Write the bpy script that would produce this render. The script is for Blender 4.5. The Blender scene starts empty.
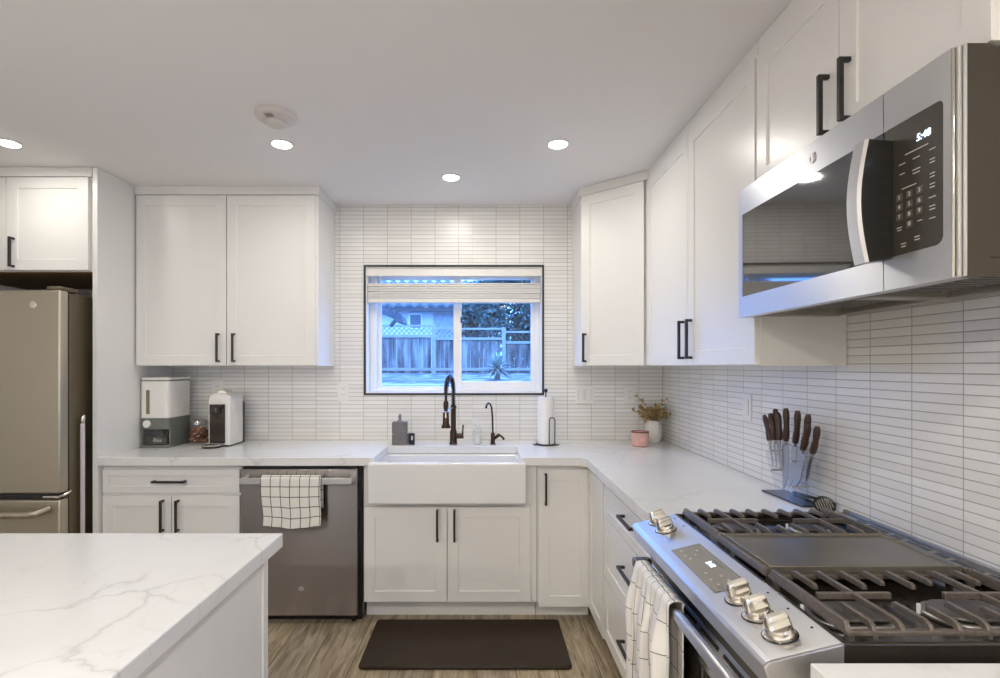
import bpy, bmesh, math, random
from mathutils import Vector, Matrix
random.seed(7)
S = bpy.context.scene
COL = S.collection
PI = math.pi

# ---------------------------------------------------------------- camera, world, exposure
H = 1.35            # eye height
cd = bpy.data.cameras.new('camera'); cam = bpy.data.objects.new('camera', cd); COL.objects.link(cam)
cam.location = (0, 0, H); cam.rotation_euler = (PI/2, 0, 0)
cd.sensor_width = 36; cd.lens = 36*525/1000
cd.shift_x = 0.018; cd.shift_y = 0.027
cd.clip_start = 0.02; cd.clip_end = 200
S.camera = cam
S.view_settings.view_transform = 'Standard'; S.view_settings.look = 'None'
S.view_settings.exposure = 0.54; S.view_settings.gamma = 1.0
S.view_settings.use_curve_mapping = False
S.cycles.use_denoising = True
S.cycles.max_bounces = 10; S.cycles.diffuse_bounces = 6; S.cycles.glossy_bounces = 5
S.cycles.transparent_max_bounces = 16
S.cycles.sample_clamp_indirect = 6.0
S.cycles.caustics_reflective = False; S.cycles.caustics_refractive = False
w = bpy.data.worlds.new('dusk_sky'); S.world = w; w.use_nodes = True
bg = w.node_tree.nodes['Background']
bg.inputs['Color'].default_value = (0.13, 0.36, 1.0, 1); bg.inputs['Strength'].default_value = 6.6

def portal(name, loc, rot, sx, sy):
    l = bpy.data.lights.new(name, 'AREA'); l.shape = 'RECTANGLE'; l.size = sx; l.size_y = sy
    l.cycles.is_portal = True
    o = bpy.data.objects.new(name, l); o.location = loc; o.rotation_euler = rot; COL.objects.link(o)
portal('window_portal', (-0.18, 3.56, 1.585), (-PI/2, 0, 0), 1.2, 0.86)

portal('side_window_portal', (1.22, -1.30, 1.45), (0, PI/2, 0), 1.1, 1.0)
LAMP_SPOTS = [(-0.934, 2.45), (0.355, 2.45), (-0.17, 2.88), (-2.20, 2.44),
              (-0.934, -0.3), (0.355, -0.3), (-2.20, -0.3), (-0.934, -1.8), (0.355, -1.8), (-2.20, -1.8)]  # these two rows are unseen, added behind the camera and boosted as fill
CEIL = 2.387
LAMP_W = 4.0
def ceiling_lamp_light(x, y, k):
    l = bpy.data.lights.new('downlight_glow', 'AREA'); l.shape = 'DISK'; l.size = 0.11
    l.energy = LAMP_W*k; l.color = (1.0, 0.958, 0.885)
    o = bpy.data.objects.new('downlight_glow', l); o.location = (x, y, CEIL-0.02); COL.objects.link(o)
for x, y in LAMP_SPOTS: ceiling_lamp_light(x, y, 0.42 if x < -2 and y > 2 else 0.66 if y > 2 else 2.3 if y > -1 else 5.0)

# ---------------------------------------------------------------- materials
def new_mat(name):
    m = bpy.data.materials.new(name); m.use_nodes = True
    nt = m.node_tree; return m, nt, nt.nodes['Principled BSDF']
def P(name, col, rough=0.5, metal=0.0, spec=0.5, ior=1.5, coat=0.0, emit=None, es=0.0, alpha=1.0, trans=0.0, sss=0.0):
    m, nt, b = new_mat(name)
    b.inputs['Base Color'].default_value = (*col, 1); b.inputs['Roughness'].default_value = rough
    b.inputs['Metallic'].default_value = metal; b.inputs['Specular IOR Level'].default_value = spec
    b.inputs['IOR'].default_value = ior; b.inputs['Coat Weight'].default_value = coat
    b.inputs['Alpha'].default_value = alpha; b.inputs['Transmission Weight'].default_value = trans
    if emit: b.inputs['Emission Color'].default_value = (*emit, 1); b.inputs['Emission Strength'].default_value = es
    return m
def N(nt, typ, **kw):
    n = nt.nodes.new(typ)
    for k, v in kw.items(): setattr(n, k, v)
    return n
def L(nt, a, b): nt.links.new(a, b)
def math_node(nt, op, a, b=None, c=None):
    n = N(nt, 'ShaderNodeMath', operation=op)
    for i, v in enumerate((a, b, c)):
        if v is None: continue
        if isinstance(v, (int, float)): n.inputs[i].default_value = v
        else: L(nt, v, n.inputs[i])
    return n.outputs[0]
def ramp(nt, fac, stops):
    r = N(nt, 'ShaderNodeValToRGB'); e = r.color_ramp.elements
    while len(e) < len(stops): e.new(0.5)
    for i, (p, c) in enumerate(stops): e[i].position = p; e[i].color = (*c, 1) if len(c) == 3 else c
    L(nt, fac, r.inputs[0]); return r.outputs[0]
def mix(nt, fac, a, b, blend='MIX'):
    n = N(nt, 'ShaderNodeMix', data_type='RGBA', blend_type=blend)
    for i, v in ((0, fac), (6, a), (7, b)):
        if isinstance(v, (int, float)): n.inputs[i].default_value = v
        elif isinstance(v, tuple): n.inputs[i].default_value = (*v, 1)
        else: L(nt, v, n.inputs[i])
    return n.outputs[2]
def bump(nt, b, h, dist=0.001, strength=0.5):
    n = N(nt, 'ShaderNodeBump'); n.inputs['Distance'].default_value = dist; n.inputs['Strength'].default_value = strength
    L(nt, h, n.inputs['Height']); L(nt, n.outputs[0], b.inputs['Normal'])
def world_pos(nt):
    g = N(nt, 'ShaderNodeNewGeometry'); s = N(nt, 'ShaderNodeSeparateXYZ'); L(nt, g.outputs['Position'], s.inputs[0])
    return g.outputs['Position'], s.outputs[0], s.outputs[1], s.outputs[2]
def noise(nt, vec, scale, detail=3, rough=0.5, dist=0.0):
    n = N(nt, 'ShaderNodeTexNoise'); n.inputs['Scale'].default_value = scale; n.inputs['Detail'].default_value = detail
    n.inputs['Roughness'].default_value = rough; n.inputs['Distortion'].default_value = dist
    if vec is not None: L(nt, vec, n.inputs['Vector'])
    return n.outputs[0]
def scaled(nt, vec, s):
    n = N(nt, 'ShaderNodeMapping'); n.inputs['Scale'].default_value = s; L(nt, vec, n.inputs['Vector']); return n.outputs[0]

def tile_mat(name, along):
    """stacked narrow tiles, 153 x 25 mm, grey grout"""
    m, nt, b = new_mat(name); pos, x, y, z = world_pos(nt)
    if along == 'x':      # laid from both corners, meeting in a cut tile behind the tap
        ua = math_node(nt, 'DIVIDE', math_node(nt, 'SUBTRACT', 1.163, x), 0.1532)
        ub = math_node(nt, 'DIVIDE', math_node(nt, 'ADD', x, 0.762), 0.1532)
        sel = math_node(nt, 'GREATER_THAN', x, -0.062)
        u = math_node(nt, 'ADD', math_node(nt, 'MULTIPLY', ua, sel), math_node(nt, 'MULTIPLY', math_node(nt, 'ADD', ub, 40.0), math_node(nt, 'SUBTRACT', 1.0, sel)))
    else:
        u = math_node(nt, 'DIVIDE', math_node(nt, 'SUBTRACT', 4.778, y), 0.1525)
    v = math_node(nt, 'DIVIDE', math_node(nt, 'SUBTRACT', z, 0.874), 0.0254)
    fu = math_node(nt, 'FRACT', u); fv = math_node(nt, 'FRACT', v)
    du = math_node(nt, 'MULTIPLY', math_node(nt, 'MINIMUM', fu, math_node(nt, 'SUBTRACT', 1.0, fu)), 0.1532)
    dv = math_node(nt, 'MULTIPLY', math_node(nt, 'MINIMUM', fv, math_node(nt, 'SUBTRACT', 1.0, fv)), 0.0254)
    d = math_node(nt, 'MINIMUM', du, dv)
    mask = N(nt, 'ShaderNodeMapRange'); mask.interpolation_type = 'SMOOTHSTEP'
    mask.inputs[1].default_value = 0.0009; mask.inputs[2].default_value = 0.0017; L(nt, d, mask.inputs[0])
    cell = N(nt, 'ShaderNodeCombineXYZ'); L(nt, math_node(nt, 'FLOOR', u), cell.inputs[0]); L(nt, math_node(nt, 'FLOOR', v), cell.inputs[1])
    wn = N(nt, 'ShaderNodeTexWhiteNoise'); L(nt, cell.outputs[0], wn.inputs['Vector'])
    tc = ramp(nt, wn.outputs[0], [(0.0, (0.775, 0.76, 0.73)), (0.5, (0.81, 0.795, 0.765)), (1.0, (0.85, 0.84, 0.815))])
    nz = noise(nt, pos, 30, 3)
    tc = mix(nt, math_node(nt, 'MULTIPLY', nz, 0.12), tc, (0.62, 0.60, 0.56))
    c = mix(nt, mask.outputs[0], (0.42, 0.405, 0.375), tc)
    L(nt, c, b.inputs['Base Color'])
    r = N(nt, 'ShaderNodeMapRange'); r.inputs[3].default_value = 0.8; r.inputs[4].default_value = 0.30; L(nt, mask.outputs[0], r.inputs[0])
    L(nt, r.outputs[0], b.inputs['Roughness'])
    h = math_node(nt, 'ADD', mask.outputs[0], math_node(nt, 'MULTIPLY', noise(nt, pos, 18, 2), 0.5))
    bump(nt, b, h, 0.0012, 0.5)
    return m

def quartz_mat():
    m, nt, b = new_mat('veined_quartz'); pos, x, y, z = world_pos(nt)
    wv = N(nt, 'ShaderNodeTexNoise'); wv.inputs['Scale'].default_value = 2.2; wv.inputs['Detail'].default_value = 6; L(nt, pos, wv.inputs['Vector'])
    add = N(nt, 'ShaderNodeVectorMath', operation='MULTIPLY_ADD'); L(nt, wv.outputs[1], add.inputs[0]); add.inputs[1].default_value = (0.75, 0.75, 0.75); L(nt, pos, add.inputs[2])
    def veins(scale, width, rot):
        mp = N(nt, 'ShaderNodeMapping'); mp.inputs['Rotation'].default_value = (0, 0, rot); mp.inputs['Scale'].default_value = (1, 1.9, 1); L(nt, add.outputs[0], mp.inputs['Vector'])
        vo = N(nt, 'ShaderNodeTexVoronoi', feature='DISTANCE_TO_EDGE'); vo.inputs['Scale'].default_value = scale; L(nt, mp.outputs[0], vo.inputs['Vector'])
        return ramp(nt, vo.outputs[0], [(0.0, (1, 1, 1)), (width, (0.25, 0.25, 0.25)), (width*3, (0, 0, 0))])
    v1 = veins(1.5, 0.010, 0.5); v2 = veins(2.7, 0.008, 1.2)
    brk = ramp(nt, noise(nt, pos, 2.6, 3), [(0.42, (0, 0, 0)), (0.60, (1, 1, 1))])
    f = math_node(nt, 'MAXIMUM', math_node(nt, 'MULTIPLY', v1, brk), math_node(nt, 'MULTIPLY', math_node(nt, 'MULTIPLY', v2, brk), 0.4))
    cloud = ramp(nt, noise(nt, pos, 1.8, 4), [(0.3, (0.74, 0.735, 0.715)), (0.7, (0.80, 0.795, 0.775))])
    c = mix(nt, math_node(nt, 'MULTIPLY', f, 0.42), cloud, (0.40, 0.385, 0.35))
    L(nt, c, b.inputs['Base Color']); b.inputs['Roughness'].default_value = 0.16; b.inputs['Specular IOR Level'].default_value = 0.45
    return m

def floor_mat():
    m, nt, b = new_mat('grey_brown_wood_planks'); pos, x, y, z = world_pos(nt)
    pw, pl = 0.185, 1.22
    u = math_node(nt, 'DIVIDE', math_node(nt, 'ADD', x, 5.03), pw)
    row = math_node(nt, 'FLOOR', u)
    wn = N(nt, 'ShaderNodeTexWhiteNoise', noise_dimensions='1D'); L(nt, row, wn.inputs['W'])
    v = math_node(nt, 'ADD', math_node(nt, 'DIVIDE', y, pl), wn.outputs[0])
    fu = math_node(nt, 'FRACT', u); fv = math_node(nt, 'FRACT', v)
    du = math_node(nt, 'MULTIPLY', math_node(nt, 'MINIMUM', fu, math_node(nt, 'SUBTRACT', 1.0, fu)), pw)
    dv = math_node(nt, 'MULTIPLY', math_node(nt, 'MINIMUM', fv, math_node(nt, 'SUBTRACT', 1.0, fv)), pl)
    d = math_node(nt, 'MINIMUM', du, dv)
    cell = N(nt, 'ShaderNodeCombineXYZ'); L(nt, row, cell.inputs[0]); L(nt, math_node(nt, 'FLOOR', v), cell.inputs[1])
    wc = N(nt, 'ShaderNodeTexWhiteNoise'); L(nt, cell.outputs[0], wc.inputs['Vector'])
    off = N(nt, 'ShaderNodeVectorMath', operation='MULTIPLY_ADD'); L(nt, wc.outputs[1], off.inputs[0]); off.inputs[1].default_value = (9, 9, 9); L(nt, pos, off.inputs[2])
    g1 = noise(nt, scaled(nt, off.outputs[0], (14, 1.6, 1)), 2.2, 7, 0.65, 0.9)
    g2 = noise(nt, scaled(nt, off.outputs[0], (60, 3, 1)), 2.0, 4, 0.6, 0.4)
    g = math_node(nt, 'ADD', math_node(nt, 'MULTIPLY', g1, 0.7), math_node(nt, 'MULTIPLY', g2, 0.3))
    c = ramp(nt, g, [(0.34, (0.11, 0.08, 0.045)), (0.45, (0.31, 0.245, 0.16)), (0.56, (0.48, 0.40, 0.28)), (0.70, (0.66, 0.57, 0.43))])
    tone = ramp(nt, wc.outputs[0], [(0, (0.80, 0.80, 0.82)), (1, (1.1, 1.07, 1.0))])
    c = mix(nt, 1.0, c, tone, 'MULTIPLY')
    gap = math_node(nt, 'LESS_THAN', d, 0.0016)
    c = mix(nt, gap, c, (0.08, 0.06, 0.045))
    L(nt, c, b.inputs['Base Color']); b.inputs['Roughness'].default_value = 0.42
    bump(nt, b, g, 0.001, 0.3)
    return m

def brushed(name, col, rough, axis=(1, 1, 60), strength=0.12, grain=None, an=0.8):
    m, nt, b = new_mat(name); tc = N(nt, 'ShaderNodeTexCoord')
    g = noise(nt, scaled(nt, tc.outputs['Object'], axis), 14, 3, 0.6)
    b.inputs['Base Color'].default_value = (*col, 1); b.inputs['Metallic'].default_value = 1.0
    rr = N(nt, 'ShaderNodeMapRange'); rr.inputs[3].default_value = rough*0.8; rr.inputs[4].default_value = rough*1.25; L(nt, g, rr.inputs[0])
    L(nt, rr.outputs[0], b.inputs['Roughness'])
    if grain:
        b.inputs['Anisotropic Rotation'].default_value = 0.25
        b.inputs['Anisotropic'].default_value = an
        c = N(nt, 'ShaderNodeCombineXYZ')
        for i in range(3): c.inputs[i].default_value = grain[i]
        L(nt, c.outputs[0], b.inputs['Tangent'])
    bump(nt, b, g, 0.0004, strength)
    return m

def thin_glass(name, tint=(1, 1, 1), fac=0.08, rough=0.02, gain=0.35):
    m, nt, b = new_mat(name); out = nt.nodes['Material Output']; nt.nodes.remove(b)
    t = N(nt, 'ShaderNodeBsdfTransparent'); t.inputs[0].default_value = (*tint, 1)
    g = N(nt, 'ShaderNodeBsdfGlossy'); g.inputs['Roughness'].default_value = rough
    fr = N(nt, 'ShaderNodeLayerWeight'); fr.inputs['Blend'].default_value = 0.25
    f = math_node(nt, 'MINIMUM', math_node(nt, 'ADD', math_node(nt, 'MULTIPLY', fr.outputs['Facing'], gain), fac), 0.9)
    mx = N(nt, 'ShaderNodeMixShader'); L(nt, f, mx.inputs[0]); L(nt, t.outputs[0], mx.inputs[1]); L(nt, g.outputs[0], mx.inputs[2])
    L(nt, mx.outputs[0], out.inputs[0]); return m

def noisy(name, stops, scale=8, rough=0.7, metal=0.0, bmp=0.0, aniso=(1, 1, 1), detail=4, spec=0.5):
    m, nt, b = new_mat(name); tc = N(nt, 'ShaderNodeTexCoord')
    g = noise(nt, scaled(nt, tc.outputs['Object'], aniso), scale, detail, 0.6)
    L(nt, ramp(nt, g, stops), b.inputs['Base Color']); b.inputs['Roughness'].default_value = rough; b.inputs['Metallic'].default_value = metal
    b.inputs['Specular IOR Level'].default_value = spec
    if bmp: bump(nt, b, g, bmp, 0.6)
    return m

def check_cloth(name, su, sv, line, base=(0.80, 0.78, 0.72), ink=(0.03, 0.03, 0.03), ou=0.0, ov=0.0):
    m, nt, b = new_mat(name); uv = N(nt, 'ShaderNodeUVMap'); uv.uv_map = 'UVMap'
    s = N(nt, 'ShaderNodeSeparateXYZ'); L(nt, uv.outputs[0], s.inputs[0])
    a = math_node(nt, 'LESS_THAN', math_node(nt, 'FRACT', math_node(nt, 'DIVIDE', math_node(nt, 'ADD', s.outputs[0], ou), su)), line/su)
    c = math_node(nt, 'LESS_THAN', math_node(nt, 'FRACT', math_node(nt, 'DIVIDE', math_node(nt, 'ADD', s.outputs[1], ov), sv)), line/sv)
    f = math_node(nt, 'MAXIMUM', a, c)
    L(nt, mix(nt, math_node(nt, 'MULTIPLY', f, 0.9), base, ink), b.inputs['Base Color']); b.inputs['Roughness'].default_value = 0.95
    wv = noise(nt, scaled(nt, uv.outputs[0], (400, 400, 400)), 1.5, 2); bump(nt, b, wv, 0.0012, 0.5)
    return m

M = dict(
    paint=P('white_cabinet_paint', (0.80, 0.79, 0.76), 0.30),
    ceil=P('ceiling_paint', (0.80, 0.785, 0.775), 0.9, spec=0.2),
    wall=P('wall_paint', (0.74, 0.72, 0.69), 0.85),
    tile_x=tile_mat('back_wall_tiles', 'x'), tile_y=tile_mat('right_wall_tiles', 'y'),
    quartz=quartz_mat(), floor=floor_mat(),
    steel=brushed('brushed_steel', (0.62, 0.60, 0.58), 0.30, (60, 60, 1)),
    steel_h=brushed('brushed_steel_sideways', (0.64, 0.63, 0.62), 0.38, (60, .6, 60), 0.05, (0, 1, 0), 0.93),
    steel_d=brushed('dishwasher_steel', (0.43, 0.395, 0.375), 0.24, (.6, 60, 60), 0.04, (1, 0, 0), 0.95),
    fridge=brushed('warm_fridge_steel', (0.53, 0.49, 0.395), 0.42, (.6, 60, 60), 0.05, (1, 0, 0), 0.6),
    fridge_side=noisy('fridge_side_grey', [(0.3, (0.12, 0.095, 0.055)), (0.7, (0.14, 0.11, 0.065))], 60, 0.45),
    hood_grey=brushed('hood_underside_steel', (0.42, 0.40, 0.36), 0.4, (1, 1, 40)),
    side_dark=P('brown_black_sheet', (0.06, 0.048, 0.035), 0.4, 0.3),
    dark_steel=brushed('dark_steel', (0.20, 0.19, 0.175), 0.38, (1, 1, 40)),
    chrome=P('polished_steel', (0.78, 0.74, 0.66), 0.14, 1.0),
    blade=P('blade_steel', (0.42, 0.42, 0.43), 0.3, 1.0),
    black=P('black_bar_handle', (0.018, 0.014, 0.012), 0.4),
    black_pl=P('black_plastic', (0.015, 0.014, 0.013), 0.25),
    darkglass=P('dark_oven_glass', (0.022, 0.019, 0.013), 0.04, ior=2.3),
    panelglass=P('dark_panel_glass', (0.045, 0.038, 0.03), 0.25, ior=1.5),
    greyglass=P('grey_display_glass', (0.19, 0.18, 0.155), 0.15, ior=1.6),
    bronze=P('dark_bronze_tap', (0.05, 0.028, 0.02), 0.3, 0.6),
    ceramic=P('white_fireclay', (0.78, 0.78, 0.77), 0.08),
    vinyl=P('white_vinyl', (0.84, 0.84, 0.83), 0.35),
    blind=P('cream_blind_slat', (0.80, 0.78, 0.73), 0.45),
    trimblack=P('black_edge_trim', (0.012, 0.012, 0.014), 0.4),
    enamel=P('black_enamel', (0.025, 0.02, 0.016), 0.16, ior=1.6),
    iron=noisy('cast_iron', [(0.3, (0.12, 0.098, 0.078)), (0.7, (0.18, 0.15, 0.125))], 90, 0.38, 0.35, 0.0003),
    griddle=noisy('griddle_iron', [(0.35, (0.16, 0.14, 0.11)), (0.65, (0.20, 0.18, 0.145))], 5, 0.34, 0.5),
    cap=P('burner_cap_iron', (0.13, 0.12, 0.11), 0.35, 0.4),
    alu=P('cast_aluminium', (0.50, 0.48, 0.44), 0.35, 1.0),
    mat=noisy('dark_brown_foam_mat', [(0.3, (0.024, 0.014, 0.007)), (0.7, (0.034, 0.021, 0.011))], 40, 0.5, bmp=0.0005, spec=0.3),
    plate=P('white_plastic', (0.80, 0.79, 0.76), 0.3),
    slot=P('outlet_slot_grey', (0.28, 0.26, 0.24), 0.6),
    lens=P('lit_lamp_lens', (1, 1, 1), 0.5, emit=(1.0, 0.95, 0.88), es=9),
    led=P('lit_clock_digits', (0.1, 0.1, 0.1), 0.5, emit=(0.65, 0.82, 1.0), es=2.5),
    print_=P('pale_panel_print', (0.62, 0.58, 0.52), 0.6),
    rawwood=noisy('raw_brown_board', [(0.3, (0.24, 0.15, 0.06)), (0.7, (0.34, 0.22, 0.10))], 6, 0.6, aniso=(2, 14, 2)),
    rice_w=P('dispenser_white', (0.80, 0.78, 0.73), 0.35), rice_g=P('dispenser_grey_green', (0.155, 0.165, 0.15), 0.4),
    smoke=thin_glass('smoky_tray_plastic', (0.42, 0.42, 0.40), 0.10, 0.1),
    clear=thin_glass('clear_glass', (0.97, 0.98, 0.97), 0.05), pane=thin_glass('window_glass', (0.96, 0.98, 1.0), 0.03),
    jarlid=thin_glass('jar_lid_glass', (.9, .88, .85), .25, .1),
    acrylic=thin_glass('clear_acrylic', (0.93, 0.94, 0.96), 0.01, gain=0.12),
    pods=noisy('copper_coffee_pods', [(0.3, (0.16, 0.05, 0.025)), (0.7, (0.50, 0.24, 0.14))], 30, 0.3, 0.7),
    machine=P('machine_white', (0.78, 0.77, 0.74), 0.25), machine_d=P('machine_brown_black', (0.035, 0.024, 0.018), 0.15),
    soap=noisy('grey_stone_ceramic', [(0.3, (0.13, 0.12, 0.115)), (0.7, (0.18, 0.165, 0.16))], 60, 0.6),
    paper=noisy('paper_towel', [(0.3, (0.80, 0.79, 0.77)), (0.7, (0.86, 0.85, 0.83))], 120, 0.95, bmp=0.001),
    wire=P('dark_wire', (0.10, 0.09, 0.085), 0.35, 0.8),
    vase=P('white_matte_ceramic', (0.74, 0.71, 0.65), 0.7), candle=noisy('pink_candle_glass', [(0.3, (0.62, 0.36, 0.31)), (0.7, (0.72, 0.44, 0.38))], 20, 0.35),
    candle_rim=P('brown_rim', (0.16, 0.07, 0.05), 0.4), dried=noisy('dried_flower_brown', [(0.3, (0.26, 0.17, 0.07)), (0.7, (0.52, 0.38, 0.19))], 30, 0.9),
    knife=noisy('brown_wood_handle', [(0.3, (0.035, 0.016, 0.011)), (0.7, (0.065, 0.032, 0.022))], 30, 0.42, aniso=(1, 1, 0.2)),
    cloth1=check_cloth('window_check_cloth', 0.0500, 0.0520, 0.0042, ou=0.001, ov=0.012),
    cloth2=check_cloth('thin_check_cloth', 0.060, 0.075, 0.0022, (0.78, 0.76, 0.72)),
    pole=P('pale_pink_plastic', (0.62, 0.56, 0.58), 0.4),
    smoke_det=P('detector_plastic', (0.66, 0.62, 0.58), 0.6),
    # outdoors
    fence=noisy('weathered_fence_wood', [(0.34, (0.04, 0.036, 0.032)), (0.5, (0.15, 0.135, 0.125)), (0.66, (0.34, 0.31, 0.29))], 1.6, 0.9, aniso=(3, 3, 0.5), detail=5),
    fence_l=noisy('pale_fence_wood', [(0.3, (0.26, 0.24, 0.22)), (0.7, (0.36, 0.33, 0.31))], 4, 0.9),
    lattice=P('dark_lattice_wood', (0.09, 0.08, 0.075), 0.9),
    soil=noisy('dry_garden_soil', [(0.40, (0.04, 0.035, 0.03)), (0.5, (0.13, 0.12, 0.11)), (0.62, (0.30, 0.28, 0.26))], 1.6, 0.95, aniso=(1.5, .5, 1), detail=8),
    block=noisy('pale_kerb_block', [(0.3, (0.34, 0.32, 0.33)), (0.7, (0.46, 0.44, 0.45))], 6, 0.9),
    stucco=P('pale_stucco', (0.66, 0.65, 0.68), 0.9), tileroof=noisy('roof_tile', [(0.3, (0.10, 0.09, 0.09)), (0.7, (0.16, 0.15, 0.16))], 5, 0.8),
    darkpaint=P('dark_roof_edge', (0.06, 0.06, 0.065), 0.6), houseglass=P('house_window_glass', (0.06, 0.07, 0.09), 0.1),
    leaf=noisy('tree_leaves', [(0.3, (0.045, 0.065, 0.05)), (0.7, (0.12, 0.155, 0.12))], 3, 0.6), bark=P('bark', (0.12, 0.09, 0.07), 0.9),
    agave=noisy('agave_leaf', [(0.3, (0.17, 0.21, 0.19)), (0.7, (0.30, 0.35, 0.30))], 5, 0.5),
)

# ---------------------------------------------------------------- mesh building (all shapes are given in room coordinates)
MW = {}   # object name -> its world matrix
class MB:
    def __init__(s, smooth=None): s.bm = bmesh.new(); s.uv = None; s.smooth = smooth
    def quadbox(s, c):            # 8 corners: bottom 4 ccw, top 4 ccw
        v = [s.bm.verts.new(p) for p in c]
        for f in ((3, 2, 1, 0), (4, 5, 6, 7), (0, 1, 5, 4), (1, 2, 6, 5), (2, 3, 7, 6), (3, 0, 4, 7)): s.bm.faces.new([v[i] for i in f])
        return s
    def box(s, x0, x1, y0, y1, z0, z1):
        return s.quadbox([(x0, y0, z0), (x1, y0, z0), (x1, y1, z0), (x0, y1, z0), (x0, y0, z1), (x1, y0, z1), (x1, y1, z1), (x0, y1, z1)])
    def obox(s, c, size, rot):
        c = Vector(c); h = Vector(size)/2; R = rot.to_3x3() if hasattr(rot, 'to_3x3') else rot
        pts = [c + R @ Vector((sx*h.x, sy*h.y, sz*h.z)) for sz in (-1, 1) for sx, sy in ((-1, -1), (1, -1), (1, 1), (-1, 1))]
        return s.quadbox(pts)
    def fbox(s, F, u0, u1, v0, v1, n0, n1):   # box in a front's frame
        O, U, V, Nn = F
        pts = [O+U*u+V*v+Nn*n for n in (n0, n1) for u, v in ((u0, v0), (u1, v0), (u1, v1), (u0, v1))]
        return s.quadbox(pts)
    def beam(s, a, b, wd, th, up=Vector((0, 0, 1))):
        a = Vector(a); b = Vector(b); d = (b-a); l = d.length; d.normalize(); x = d.cross(up).normalized(); z = x.cross(d)
        R = Matrix((x, d, z)).transposed(); return s.obox((a+b)/2, (wd, l, th), R)
    def ring(s, c, ax, r, n, ref=None, ry=None):
        ax = ax.normalized(); ref = ref or (Vector((0, 0, 1)) if abs(ax.z) < 0.9 else Vector((1, 0, 0)))
        u = ax.cross(ref).normalized(); v = ax.cross(u); ry = r if ry is None else ry
        return [s.bm.verts.new(c + u*(r*math.cos(2*PI*i/n)) + v*(ry*math.sin(2*PI*i/n))) for i in range(n)]
    def skin(s, rings, cap=True, closed=False):
        n = len(rings[0]); m = len(rings)
        for k in range(m if closed else m-1):
            a, b = rings[k], rings[(k+1) % m]
            for i in range(n): s.bm.faces.new([a[i], a[(i+1) % n], b[(i+1) % n], b[i]])
        if cap and not closed:
            s.bm.faces.new(list(reversed(rings[0]))); s.bm.faces.new(rings[-1])
        return s
    def cyl(s, p0, p1, r0, r1=None, n=24, cap=True):
        p0 = Vector(p0); p1 = Vector(p1); d = p1-p0
        return s.skin([s.ring(p0, d, r0, n), s.ring(p1, d, r0 if r1 is None else r1, n)], cap)
    def tube(s, pts, r, n=12, closed=False, flat=None):
        pts = [Vector(p) for p in pts]; R = []; ref = None; m = len(pts)
        for i, p in enumerate(pts):
            if closed: d = pts[(i+1) % m]-pts[i-1]
            else: d = pts[min(i+1, m-1)]-pts[max(i-1, 0)]
            d.normalize()
            if ref is None: ref = Vector((0, 0, 1)) if abs(d.z) < 0.9 else Vector((1, 0, 0))
            ref = (ref - d*ref.dot(d)).normalized()
            rr = r[i] if isinstance(r, (list, tuple)) else r
            R.append(s.ring(p, d, rr, n, ref, rr*(flat or 1)))
        return s.skin(R, True, closed)
    def lathe(s, c, prof, n=32, ax=Vector((0, 0, 1)), cap=True, sq=None):
        c = Vector(c); R = []
        for r, h in prof:
            R.append(s.ring(c+ax*h, ax, max(r, 1e-4), n))
        return s.skin(R, cap)
    def prism(s, pts, vec):
        vec = Vector(vec); a = [s.bm.verts.new(p) for p in pts]; b = [s.bm.verts.new(Vector(p)+vec) for p in pts]; n = len(a)
        s.bm.faces.new(list(reversed(a))); s.bm.faces.new(b)
        for i in range(n): s.bm.faces.new([a[i], a[(i+1) % n], b[(i+1) % n], b[i]])
        return s
    def shaker(s, F, u0, u1, v0, v1, t=0.02, st=0.057, rec=0.006):
        O, U, V, Nn = F; p = lambda u, v, n: s.bm.verts.new(O+U*u+V*v+Nn*n)
        o = [(u0, v0), (u1, v0), (u1, v1), (u0, v1)]; i = [(u0+st, v0+st), (u1-st, v0+st), (u1-st, v1-st), (u0+st, v1-st)]
        B = [p(*q, 0) for q in o]; A = [p(*q, t) for q in o]; I = [p(*q, t) for q in i]; R = [p(*q, t-rec) for q in i]
        f = s.bm.faces.new; f(list(reversed(B))); f(R)
        for k in range(4):
            j = (k+1) % 4
            f([B[k], B[j], A[j], A[k]]); f([A[k], A[j], I[j], I[k]]); f([I[k], I[j], R[j], R[k]])
        return s
    def sheet(s, fn, nu, nv, um, vm):
        uvl = s.bm.loops.layers.uv.new('UVMap'); g = [[s.bm.verts.new(fn(i/nu, j/nv)) for j in range(nv+1)] for i in range(nu+1)]
        for i in range(nu):
            for j in range(nv):
                f = s.bm.faces.new([g[i][j], g[i+1][j], g[i+1][j+1], g[i][j+1]])
                for lp, (a, b) in zip(f.loops, ((i, j), (i+1, j), (i+1, j+1), (i, j+1))): lp[uvl].uv = (a/nu*um, b/nv*vm)
        return s
    def build(s, name, mat, parent=None, bev=0.0, smooth=35, loc=None, solid=0.0, seg=2):
        me = bpy.data.meshes.new(name)
        if parent is not None: MWp = MW[parent.name]
        else: MWp = Matrix.Translation(Vector(loc)) if loc is not None else Matrix()
        bmesh.ops.recalc_face_normals(s.bm, faces=s.bm.faces) if s.uv is None else None
        s.bm.transform(MWp.inverted()); s.bm.to_mesh(me); s.bm.free()
        me.materials.append(M[mat] if isinstance(mat, str) else mat)
        if smooth: me.shade_smooth(); me.set_sharp_from_angle(angle=math.radians(smooth))
        o = bpy.data.objects.new(name, me); COL.objects.link(o)
        if parent is not None: o.parent = parent
        else: o.location = MWp.translation
        MW[o.name] = MWp
        if solid:
            sm = o.modifiers.new('thickness', 'SOLIDIFY'); sm.thickness = solid; sm.offset = 0
        if bev:
            b = o.modifiers.new('bevel', 'BEVEL'); b.width = bev; b.segments = seg; b.limit_method = 'ANGLE'; b.angle_limit = math.radians(40)
        return o
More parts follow.
